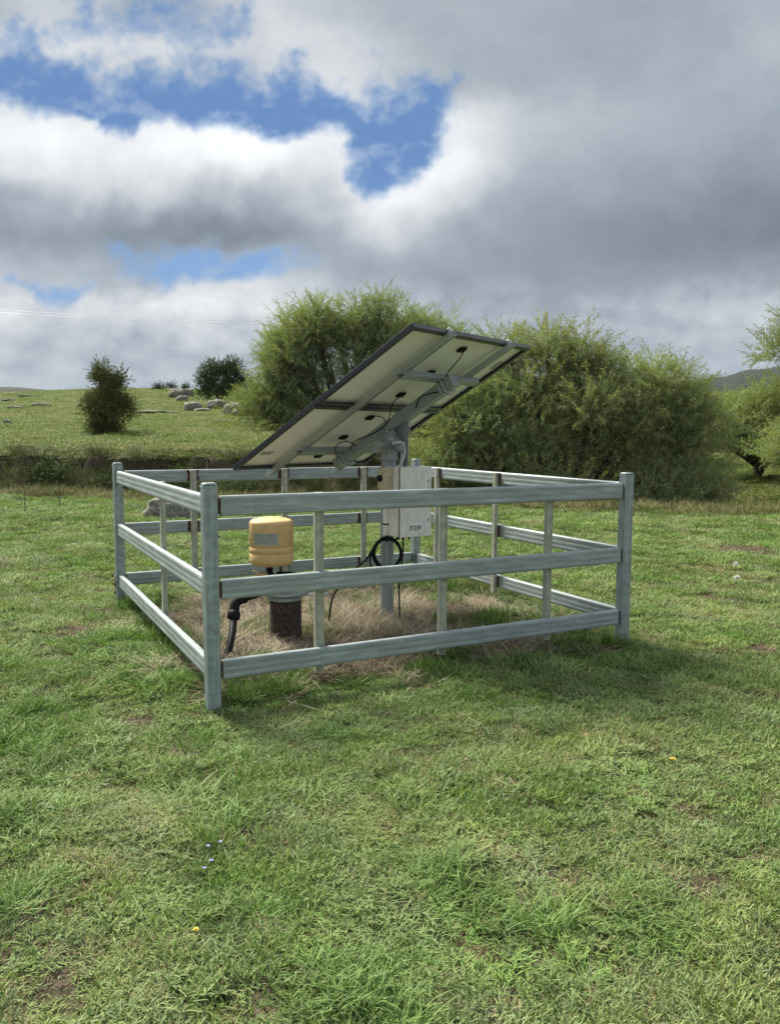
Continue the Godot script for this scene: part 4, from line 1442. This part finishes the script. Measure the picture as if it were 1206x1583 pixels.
func build_plants() -> void:
	var ros := rosette(9, 0.052, 0.017)
	var where := []
	var tint := PackedColorArray()
	for i in 300:
		var d := 1.8 + 7.0 * pow(rng.randf(), 1.3)
		var x := rng.randf_range(-0.56, 0.56) * d
		var p := in_pen(x, -d)
		if p.x > -0.1 and p.x < 1.05 and p.y > -0.1 and p.y < 1.05: continue
		if n_fine.get_noise_2d(x * 0.5, -d * 0.5) < -0.05: continue
		put(where, tint, on_ground(x, -d) + Vector3(0, 0.012, 0), rng.randf_range(0.5, 1.1), rng.randf_range(0.6, 1.2), shade(Color(0.10, 0.145, 0.05), rng.randf_range(0.8, 1.25)), 0.2)
	tag(copies_of("broadleaf_weeds", ros, leafy(Color(0.35, 0.45, 0.2)), where, tint), "small flat broadleaf weeds scattered through the turf", "weeds")
	# yellow flowers
	var petals := rosette(16, 0.021, 0.008)
	for f in [[1040, 1190, "yellow flower open in the turf right of the pen", 0.045, 0.9], [303, 1453, "small yellow flower low in the turf by worn soil", 0.03, 0.6]]:
		var p := hit(f[0], f[1])
		var t := thing("yellow_flower", f[2], "flower", p, 0.0, "yellow flowers in the grass")
		var st := mb(true)
		var h: float = f[3]
		tube(st, [Vector3(0, -0.01, 0), Vector3(0.004, h * 0.5, 0), Vector3(0, h, 0)], 0.0018, 6)
		obj("stem", done(st), M.stem, t)
		for r in 3:
			var pe := obj("petals", petals, M.petal, t)
			pe.position = Vector3(0, h - 0.002 + r * 0.003, 0)
			pe.rotation.y = r * 0.7
			pe.scale = Vector3.ONE * (1.0 - r * 0.25) * f[4]
	# pale blue flowers
	for f in [[322, 1328, 0.07, "second tallest pale blue wildflower of the small bunch"], [341, 1329, 0.08, "tallest pale blue wildflower of the small bunch"], [327, 1345, 0.05, "short pale blue wildflower below the two tall ones"], [316, 1352, 0.04, "shortest pale blue wildflower at the edge of the bunch"]]:
		var p := hit(f[0], f[1] + 8)
		var t := thing("blue_flower", f[3], "flower", p, 0.0, "pale blue wildflowers in the turf")
		var st := mb(true)
		tube(st, [Vector3(0, -0.01, 0), Vector3(0.003, f[2] * 0.5, 0), Vector3(0, f[2], 0)], 0.0014, 6)
		obj("stem", done(st), M.stem, t)
		var pe := obj("petals", petals, M.petal_blue, t)
		pe.position = Vector3(0, f[2], 0)
		pe.scale = Vector3.ONE * 0.5
	# white seed clocks
	for f in [[1139, 893, "white round seed head on a stem, nearer the pen of two"], [1137, 871, "white round seed head on a stem, nearer the creek of two"]]:
		var p := hit(f[0], f[1] + 14)
		var t := thing("dandelion_clock", f[2], "flower", p, 0.0, "white seed heads beyond the pen")
		var st := mb(true)
		tube(st, [Vector3(0, -0.01, 0), Vector3(0.006, 0.05, 0), Vector3(0, 0.1, 0)], 0.002, 6)
		obj("stem", done(st), M.stem, t)
		var v := PackedVector3Array()
		var c := PackedColorArray()
		for k in 60:
			var dir := Vector3(rng.randfn(), rng.randfn(), rng.randfn()).normalized()
			var s := dir.cross(Vector3(0.3, 0.9, 0.2)).normalized() * 0.006
			v.append_array([Vector3(0, 0.1, 0), Vector3(0, 0.1, 0) + dir * 0.03 + s, Vector3(0, 0.1, 0) + dir * 0.03 - s])
			for q in 3: c.append(Color(0.7, 0.7, 0.66))
		obj("seed_head", raw_mesh(v, c), leafy(Color(0.5, 0.5, 0.5)), t)
	# dry thistles near the creek and one dead stem at the far corner post
	for f in [[38, 796, 0.62, "tall dead thistle with branching brown stems near the creek"], [92, 787, 0.50, "slender dead thistle standing beside a taller one"], [184, 938, 0.26, "short dead brown stem beside the corner post"]]:
		var p := hit(f[0], f[1])
		var t := thing("dead_thistle", f[3], "plant", p, 0.0, "dead thistles")
		var h: float = f[2]
		var st := mb(true)
		tube(st, [Vector3(0, -0.03, 0), Vector3(0.01, h * 0.5, 0), Vector3(0.0, h, 0)], [0.008, 0.006, 0.003], 6)
		obj("stem", done(st), M.dead, t)
		st = mb(true)
		for k in 11:
			var y := h * rng.randf_range(0.25, 0.95)
			var g := rng.randf() * TAU
			var l := h * rng.randf_range(0.2, 0.38)
			var e := Vector3(cos(g) * l * 0.6, y + l * 0.75, sin(g) * l * 0.6)
			tube(st, [Vector3(0.005, y, 0), Vector3(cos(g) * l * 0.4, y + l * 0.3, sin(g) * l * 0.4), e], [0.005, 0.004, 0.002], 5)
			var head := mb(true)
			lathe(head, [Vector2(0, -0.012), Vector2(0.013, 0.0), Vector2(0.008, 0.016), Vector2(0, 0.02)], 7, Transform3D(Basis.IDENTITY, e))
			obj("seed_head", done(head), M.dead, t)
		obj("side_stems", done(st), M.dead, t)

# ================================================================ trees and rocks behind
func build_trees() -> void:
	var willow_spray := spray(30, 0.42, 0.62, 30, 0.090, 0.0150, 0.7, 0.28, 0.4)
	var leaf_spray := spray(34, 0.40, 0.36, 26, 0.06, 0.030, 0.3, 0.05, 0.2)
	var wm := leafy(Color(0.85, 0.93, 0.55), 0.7)
	var wind := Vector3(0.12, 0, 0)
	var willow := {"mesh": willow_spray, "mat": wm, "color": Color(0.315, 0.352, 0.205), "twigs": 36, "bunch": 0.46, "up": 0.45, "hang": 0.25, "wind": wind, "fork": 0.5, "trunk": 0.17, "floor": 0.25}
	# willow on the far bank behind the panels
	var b1 := on_ground(-1.35, -28.6)
	var lobes1 := []
	for p in [[-2.6, 3.6], [-1.9, 4.2], [-1.25, 4.65], [-0.4, 4.3], [0.3, 4.5], [1.05, 4.75], [1.7, 4.4], [2.3, 4.3], [3.2, 4.1]]:
		lobes1.append([Vector3(p[0], p[1] - 0.35, rng.randf_range(-0.5, 0.4)), Vector3(0.42, 0.75, 0.5), 11])
	for p in [[-2.2, 3.0], [-1.1, 3.5], [0.3, 3.4], [1.6, 3.3], [2.8, 3.0], [-2.7, 2.1], [-1.5, 2.2], [0.2, 2.3], [1.7, 2.0], [3.0, 1.9]]:
		lobes1.append([Vector3(p[0], p[1], 0.5), Vector3(0.68, 0.72, 0.8), 17])
	for p in [[-3.1, 1.2], [-1.9, 1.0], [-0.4, 1.0], [1.4, 0.9], [3.0, 0.9]]:
		lobes1.append([Vector3(p[0], p[1], 0.8), Vector3(0.85, 0.75, 0.8), 17])
	tree("willow_tree", "tall feathery green willow directly behind the solar panels", "tree", b1, lobes1, willow.merged({"foot": Vector3(0, 0, -0.2)}), "willows along the creek")
	# broad willow to the right, its lowest boughs on the near bank
	var b2 := on_ground(4.2, -20.6)
	var w2 := willow.duplicate()
	w2.color = Color(0.330, 0.358, 0.210)
	w2.floor = 0.1
	var lobes2 := []
	for p in [[-2.5, 3.9], [-1.8, 4.4], [-1.1, 4.85], [-0.2, 4.95], [0.5, 4.6], [1.0, 4.45], [1.75, 3.95], [2.5, 4.0], [3.2, 3.9], [3.8, 3.2]]:
		lobes2.append([Vector3(p[0], p[1] - 0.3, rng.randf_range(-0.4, 0.3)), Vector3(0.38, 0.7, 0.45), 11])
	for p in [[-2.6, 2.9], [-1.6, 3.4], [-0.5, 3.6], [0.6, 3.3], [1.7, 3.0], [2.8, 2.9], [-2.8, 1.9], [-1.7, 2.3], [-0.5, 2.4], [0.7, 2.3], [1.9, 2.0], [3.1, 2.0]]:
		lobes2.append([Vector3(p[0], p[1], rng.randf_range(0.2, 0.9)), Vector3(0.58, 0.62, 0.65), 15])
	for p in [[-2.9, 1.2, 0.4], [-1.7, 1.3, 0.8], [-0.4, 1.2, 1.0], [2.0, 1.2, 1.4], [2.9, 1.1, 1.1], [2.3, 0.6, 1.7], [3.3, 1.2, 0.6]]:
		lobes2.append([Vector3(p[0], p[1], p[2]), Vector3(0.65, 0.75, 0.6), 16])
	tree("willow_tree", "broad spreading willow with boughs down to the creek bank", "tree", b2, lobes2, w2, "willows along the creek")
	# lower willows further along the creek
	var w3 := willow.duplicate()
	w3.color = Color(0.315, 0.345, 0.195)
	var b3 := on_ground(13.4, -29.5)
	tree("willow_tree", "rounded willow filling the far bend of the creek", "tree", b3, [
		[Vector3(-1.7, 1.9, 0), Vector3(0.9, 0.6, 0.9), 22], [Vector3(-0.5, 2.3, 0), Vector3(0.9, 0.7, 0.9), 24], [Vector3(0.8, 2.7, 0), Vector3(1.0, 0.8, 1), 24], [Vector3(2.2, 3.0, 0), Vector3(1.2, 0.9, 1), 22],
		[Vector3(-1.8, 1.4, 0.4), Vector3(0.8, 0.45, 0.8), 18], [Vector3(-0.6, 1.4, 0.8), Vector3(0.9, 0.5, 0.9), 20], [Vector3(0.8, 1.4, 0.7), Vector3(1.0, 0.8, 0.9), 22], [Vector3(2.2, 1.6, 0.5), Vector3(1.2, 0.9, 0.9), 20], [Vector3(1.6, 0.6, 0.9), Vector3(0.8, 0.4, 0.7), 10]], w3, "willows along the creek")
	var b4 := on_ground(12.9, -23.6)
	tree("willow_tree", "tall willow leaning in at the end of the creek", "tree", b4, [
		[Vector3(-0.9, 4.9, 0), Vector3(0.75, 0.85, 0.8), 30], [Vector3(0.4, 5.1, 0), Vector3(1.0, 1.0, 1), 26], [Vector3(0.3, 3.8, 0.3), Vector3(0.6, 0.5, 0.6), 8], [Vector3(-1.1, 1.9, 0.4), Vector3(0.9, 0.8, 0.8), 30], [Vector3(0.1, 2.5, 0.5), Vector3(1.0, 0.9, 0.9), 28], [Vector3(1.4, 3.0, 0), Vector3(1.2, 1.6, 1), 24]], w3.merged({"fork": 1.1}, true), "willows along the creek")
	var b5 := on_ground(11.3, -34.0)
	tree("willow_tree", "small pale willow between the broad and rounded willows", "tree", b5, [
		[Vector3(-0.7, 1.4, 0), Vector3(1.0, 0.7, 0.9), 20], [Vector3(0.8, 1.4, 0), Vector3(1.0, 0.7, 0.9), 20], [Vector3(0.1, 0.8, 0.6), Vector3(1.5, 0.6, 0.8), 22]], w3, "willows along the creek")
	# hillside trees
	var dark := {"mesh": leaf_spray, "mat": leafy(Color(0.45, 0.55, 0.25), 0.55), "color": Color(0.085, 0.112, 0.055), "twigs": 30, "bunch": 0.36, "up": 0.3, "hang": 0.0, "fork": 0.35, "trunk": 0.10, "floor": 0.12}
	var s1 := dark.duplicate()
	s1.color = Color(0.150, 0.160, 0.062)
	s1.up = 1.0
	s1.lift = 0.5
	s1.size = 0.72
	s1.floor = 0.05
	tree("upright_shrub", "dark olive upright shrub alone on the hillside", "shrub", hit(168, 668), [
		[Vector3(-0.3, 2.4, 0), Vector3(0.22, 0.75, 0.3), 18], [Vector3(0.42, 2.15, 0), Vector3(0.3, 0.6, 0.3), 18], [Vector3(0.05, 1.7, 0), Vector3(0.5, 0.6, 0.5), 22], [Vector3(-0.65, 1.2, 0), Vector3(0.5, 0.65, 0.6), 22], [Vector3(0.65, 1.15, 0), Vector3(0.55, 0.7, 0.6), 22], [Vector3(0.0, 0.75, 0.2), Vector3(0.9, 0.6, 0.7), 36], [Vector3(0.0, 0.25, 0.2), Vector3(0.75, 0.3, 0.6), 24]], s1)
	var s2 := dark.duplicate()
	s2.bunch = 0.5
	s2.twigs = 40
	tree("hawthorn_tree", "rounded dark green tree among boulders on the hillside", "tree", hit(343, 627), [
		[Vector3(-0.8, 2.4, 0), Vector3(0.9, 0.9, 0.9), 26], [Vector3(0.5, 2.7, 0), Vector3(0.9, 0.8, 0.9), 24], [Vector3(1.2, 1.8, 0), Vector3(0.8, 0.8, 0.8), 20], [Vector3(-1.1, 1.5, 0.2), Vector3(0.8, 0.8, 0.8), 20], [Vector3(0.0, 1.2, 0.4), Vector3(1.2, 0.9, 0.9), 26]], s2.merged({"floor": 0.3}, true))
	# low scrub along the far bank of the creek
	var s4 := dark.duplicate()
	s4.color = Color(0.11, 0.14, 0.06)
	s4.size = 0.8
	var bank := [[-15.4, 6.2, 0.7, "dark scrub bush at the left end of the creek bank"], [-13.3, 5.4, 0.55, "small scrub bush low on the creek bank below the shrub"], [-11.2, 6.4, 0.8, "wide scrub bush under the overhanging bank"], [-9.0, 5.6, 0.5, "little scrub bush on the creek bank near the dead thistles"], [-6.9, 6.3, 0.75, "scrub bush on the creek bank behind the pen corner"], [-4.6, 5.8, 0.6, "scrub bush on the creek bank below the tall willow"], [9.6, 5.0, 0.6, "dark rounded bush beside the broad willow at the creek"], [11.8, 4.4, 0.5, "small dark bush in the creek bed by the far willows"]]
	for q in bank:
		var at := on_ground(q[0], -(lip(q[0]) + q[1]))
		var r: float = q[2]
		tree("creek_scrub", q[3], "bush", at, [[Vector3(-0.35 * r, 0.35 * r, 0), Vector3(0.5, 0.4, 0.45) * r, 12], [Vector3(0.4 * r, 0.3 * r, 0.1), Vector3(0.55, 0.35, 0.5) * r, 12]], s4.merged({"trunk": 0.03, "fork": 0.12, "floor": 0.04}, true), "scrub bushes on the creek bank")
	# tiny bushes on the crest
	var s3 := dark.duplicate()
	s3.twigs = 16
	s3.color = Color(0.07, 0.085, 0.04)
	var crest := 0
	for q in [[246, 599, 0.5, "low dark bush, first of three on the hill crest"], [264, 598, 0.8, "widest low dark bush of three on the hill crest"], [287, 599, 0.6, "low dark bush on the hill crest nearest the hawthorn"]]:
		tree("crest_bush", q[3], "bush", hit(q[0], q[1] + 3), [[Vector3(0, 0.4 * q[2], 0), Vector3(1.0, 0.5, 0.6) * q[2], 9]], s3.merged({"trunk": 0.04, "fork": 0.15}, true), "bushes on the hill crest")

func build_rocks() -> void:
	var list := [
		[272, 614, 2.0, 1.15, "large pale boulder at the left of the hilltop rock pile"], [288, 613, 1.7, 1.2, "tall grey boulder at the right of the hilltop rock pile"], [281, 620, 1.5, 0.7, "low boulder at the foot of the hilltop rock pile"],
		[298, 634, 1.5, 0.95, "pale blocky boulder lying below the hilltop rock pile"], [312, 636, 1.7, 0.35, "thin flat rock beside the pale blocky boulder"],
		[338, 631, 1.9, 1.0, "rounded boulder under the hawthorn tree"], [360, 640, 1.6, 1.1, "squared grey boulder right of the hawthorn tree"], [375, 642, 1.5, 0.7, "low boulder against the squared grey one"],
		[240, 638, 3.6, 0.22, "long flat slab of bare rock between shrub and boulders"], [344, 652, 1.6, 0.15, "thin flat rock in the pasture below the boulders"],
		[62, 628, 1.7, 0.35, "small flat pale rock alone on the left hillside"], [14, 620, 1.6, 0.3, "low pale rock near the left end of the hill"], [24, 631, 1.3, 0.25, "smaller low pale rock below the other one"], [11, 655, 0.6, 0.35, "small white stone low on the hillside"], [48, 613, 3.0, 0.25, "pale strip of rock just under the hill crest"]]
	var k := 0
	for r in list:
		k += 1
		var p := hit(r[0], r[1])
		rock("boulder", r[4], p, Vector3(r[2], r[3], r[2] * 0.75) * 0.85, 30 + k, k * 1.7, "granite boulders on the hillside")
	rock("boulder", "pale lichen-covered boulder at the paddock edge behind the pen", hit(268, 802), Vector3(0.95, 0.55, 0.7), 99, 0.4)

func build_wires() -> void:
	var ends := [at_depth(-330, 448, 62.0), at_depth(690, 498, 62.0)]
	var lat := Vector3(0, 0, -0.5)
	for e in 2:
		var top: Vector3 = ends[e]
		var g := on_ground(top.x, top.z)
		var t := thing("power_pole", "wooden power pole with a crossarm beyond the creek" if e == 0 else "wooden power pole hidden behind the willow tops", "pole", g)
		var st := mb(true)
		lathe(st, [Vector2(0.13, -0.5), Vector2(0.10, top.y - g.y + 0.02), Vector2(0, top.y - g.y + 0.02)], 12, Transform3D.IDENTITY, true)
		obj("shaft", done(st), M.bark, t)
		st = mb()
		bx(st, Vector3(0, top.y - g.y - 0.1, 0), Vector3(0.1, 0.1, 1.6), 0.01)
		obj("crossarm", done(st), M.bark, t)
	for k in 2:
		var pts := []
		for i in 25:
			var f := i / 24.0
			var p: Vector3 = ends[0].lerp(ends[1], f)
			p.y -= 0.75 * 4.0 * f * (1.0 - f) + k * 0.27
			p.z += (k - 0.5) * 0.5
			pts.append(p - ends[0])
		var st := mb(true)
		tube(st, pts, 0.007, 5)
		var o := obj("overhead_wire", done(st), M.alu)
		o.position = ends[0]
		tag(o, "upper thin overhead wire crossing the sky behind the willows" if k == 0 else "lower thin overhead wire crossing the sky behind the willows", "wire")

# ================================================================ everything
func _ready() -> void:
	rng.seed = 20240
	n_big.seed = 3; n_big.frequency = 0.35; n_big.fractal_octaves = 3
	n_mid.seed = 8; n_mid.frequency = 0.9; n_mid.fractal_octaves = 3
	n_fine.seed = 15; n_fine.frequency = 2.2; n_fine.fractal_octaves = 3
	n_dry.seed = 27; n_dry.frequency = 0.75; n_dry.fractal_octaves = 4

	# camera, sky, sun, exposure
	var cam := Camera3D.new()
	cam.name = "camera"
	cam.fov = rad_to_deg(2.0 * atan(PH / 2.0 / FOCAL))
	cam.near = 0.05
	cam.far = 9000.0
	add_child(cam)
	cam.position = Vector3(0, EYE, 0)
	cam.basis = Basis(Vector3.RIGHT, -PITCH) * Basis(Vector3.BACK, -ROLL)
	cam.current = true
	var env := Environment.new()
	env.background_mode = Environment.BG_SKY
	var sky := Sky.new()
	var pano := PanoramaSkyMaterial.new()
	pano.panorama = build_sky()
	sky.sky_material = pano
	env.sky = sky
	env.tonemap_mode = Environment.TONE_MAPPER_LINEAR
	env.tonemap_exposure = 3.2
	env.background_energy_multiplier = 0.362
	env.fog_enabled = true
	env.fog_density = 0.000025
	env.fog_light_color = Color(0.66, 0.78, 0.95)
	env.sdfgi_enabled = true
	env.ssao_enabled = true
	env.ssil_enabled = true
	var we := WorldEnvironment.new()
	we.name = "environment"
	we.environment = env
	add_child(we)
	var sun := DirectionalLight3D.new()
	sun.name = "sun"
	sun.light_energy = 0.94
	sun.light_angular_distance = 18.0
	sun.light_color = Color(1.0, 0.97, 0.91)
	sun.shadow_enabled = true
	add_child(sun)
	var toward := Vector3(-1.10, 1.75, -1.15).normalized()
	sun.basis = Basis.looking_at(-toward, Vector3.UP)
	print("sky done")

	# materials
	var streak := noise_image(512, 0.03, 5, Color(0.70, 0.72, 0.73), Color(1, 1, 1), 4)
	var grain := noise_image(512, 0.05, 5, Color(0.55, 0.55, 0.55), Color(1, 1, 1), 6)
	var spangle := noise_image(512, 0.06, 2, Color(0.72, 0.74, 0.76), Color(1, 1, 1), 12, FastNoiseLite.TYPE_CELLULAR)
	var rusty := noise_image(512, 0.03, 5, Color(0.25, 0.20, 0.17), Color(1, 0.9, 0.85), 17)
	var zinc := zinc_image(71)
	M.rail = mat(Color(0.42, 0.475, 0.49), 0.48, 0.12, zinc, Vector3(7.8, 7.8, 0.31))
	for k in 3:
		M["rail%d" % k] = M.rail.duplicate()
		M["rail%d" % k].uv1_offset = Vector3(0, 0.31 * k, 0.37 * k)
	M.post = mat(Color(0.40, 0.465, 0.48), 0.5, 0.1, zinc, Vector3(7.8, 7.8, 0.55))
	M.stay = mat(Color(0.50, 0.50, 0.42), 0.55, 0.05, zinc, Vector3(7.8, 7.8, 0.4))
	M.galv = mat(Color(0.44, 0.48, 0.49), 0.42, 0.45, spangle, Vector3(5, 5, 5))
	M.alu = mat(Color(0.42, 0.44, 0.45), 0.4, 0.4)
	M.cast = mat(Color(0.50, 0.53, 0.53), 0.5, 0.4, grain, Vector3(4, 4, 4))
	M.rust = mat(Color(0.21, 0.125, 0.095), 0.9, 0.0, rusty, Vector3(9, 9, 9))
	M.black_frame = mat(Color(0.014, 0.016, 0.024), 0.35)
	M.backsheet = mat(Color(0.80, 0.81, 0.79), 0.5)
	M.cells = mat(Color(0.012, 0.018, 0.045), 0.08)
	M.grey_sticker = mat(Color(0.36, 0.36, 0.34), 0.5)
	M.black = mat(Color(0.010, 0.010, 0.011), 0.6)
	M.black.metallic_specular = 0.25
	M.black_gloss = mat(Color(0.009, 0.010, 0.012), 0.5)
	M.black_gloss.metallic_specular = 0.3
	M.conduit = mat(Color(0.42, 0.44, 0.44), 0.5)
	M.white_steel = mat(Color(0.86, 0.86, 0.83), 0.5, 0.0, noise_image(512, 0.02, 5, Color(0.86, 0.85, 0.81), Color(1, 1, 1), 44), Vector3(3.5, 0.6, 3.5))
	M.gasket = mat(Color(0.16, 0.085, 0.06), 0.9)
	M.logo_white = mat(Color(0.78, 0.78, 0.76), 0.4)
	M.print_black = mat(Color(0.02, 0.02, 0.022), 0.5)
	M.cream = mat(Color(0.62, 0.57, 0.40), 0.55, 0.0, noise_image(256, 0.03, 4, Color(0.82, 0.8, 0.74), Color(1, 1, 1), 45), Vector3(3, 3, 3))
	M.casing = mat(Color(0.115, 0.100, 0.085), 0.85, 0.0, rusty, Vector3(3, 1.2, 3), 0.15)
	M.brass = mat(Color(0.48, 0.36, 0.18), 0.45, 0.5)
	M.yellow = mat(Color(0.62, 0.44, 0.205), 0.62, 0.0, noise_image(256, 0.02, 4, Color(0.90, 0.88, 0.84), Color(1, 1, 1), 46), Vector3(2, 2, 2))
	M.bark = mat(Color(0.11, 0.088, 0.066), 0.95, 0.0, grain, Vector3(2, 0.6, 2), 1.0)
	M.rock = mat(Color(0.46, 0.45, 0.41), 0.95, 0.0, noise_image(512, 0.025, 6, Color(0.35, 0.35, 0.33), Color(1, 1, 0.97), 51), Vector3(0.9, 0.9, 0.9), 3.0)
	M.dead = mat(Color(0.075, 0.058, 0.045), 0.95)
	M.stem = mat(Color(0.10, 0.14, 0.04), 0.7)
	M.petal = mat(Color(0.66, 0.50, 0.06), 0.6)
	M.petal_blue = mat(Color(0.19, 0.22, 0.42), 0.6)

	# worn spots and lush clumps, read off the photograph
	for b in [[130, 972, 0.40], [75, 1068, 0.22], [95, 1022, 0.12], [270, 1168, 0.20], [40, 1443, 0.20], [85, 1530, 0.16], [392, 1282, 0.16], [402, 1290, 0.10], [730, 1466, 0.14], [790, 1545, 0.15], [400, 1540, 0.14], [1170, 1003, 0.28], [1195, 1080, 0.20], [1060, 1372, 0.13], [1105, 1375, 0.10], [860, 1168, 0.12], [1080, 1268, 0.16], [180, 945, 0.25], [620, 1250, 0.10], [850, 1362, 0.14], [330, 1450, 0.10], [990, 1490, 0.12], [215, 950, 0.2], [420, 1095, 0.14], [215, 1115, 0.2], [1110, 925, 0.5], [1150, 850, 0.7]]:
		var p := hit(b[0], b[1])
		bare.append([p.x, p.z, b[2] * 0.8])
	for b in [[250, 1060, 0.42], [40, 1130, 0.55], [130, 1200, 0.40], [60, 1250, 0.30], [190, 1000, 0.38], [300, 1150, 0.18], [260, 1225, 0.2], [600, 1045, 0.25], [700, 1045, 0.22], [450, 1062, 0.22], [820, 1035, 0.3], [980, 1022, 0.42], [930, 1005, 0.2], [870, 1010, 0.2], [840, 1420, 0.12], [680, 1370, 0.22], [720, 1410, 0.2], [1120, 1060, 0.2], [60, 1400, 0.2], [330, 1290, 0.16], [380, 1420, 0.14], [560, 1545, 0.2], [40, 1020, 0.4], [1010, 1440, 0.15], [660, 1250, 0.15], [520, 1140, 0.2]]:
		var p := hit(b[0], b[1])
		lush.append([p.x, p.z, b[2]])

	build_ground()
	var far_hill := mat(Color(0.022, 0.034, 0.020), 1.0, 0.0, noise_image(256, 0.03, 5, Color(0.55, 0.6, 0.5), Color(1, 1, 1), 60), Vector3(0.01, 0.02, 0.01))
	ridge("hills", "dark wooded hill far beyond the willows on the right", 1010, 1420, 1500.0, [600, 592, 583, 571, 566, 568, 560, 566, 580], far_hill)
	ridge("hills", "low dark green ridge far beyond the left end of the hillside", -400, 330, 1200.0, [590, 589, 591, 592, 594, 598, 603, 607, 610, 612], far_hill)
	print("ground done")
	build_pen()
	build_array()
	build_box()
	build_bore()
	print("objects done")
	build_trees()
	build_rocks()
	build_wires()
	print("trees done")
	build_grass()
	build_plants()
	print("all done")
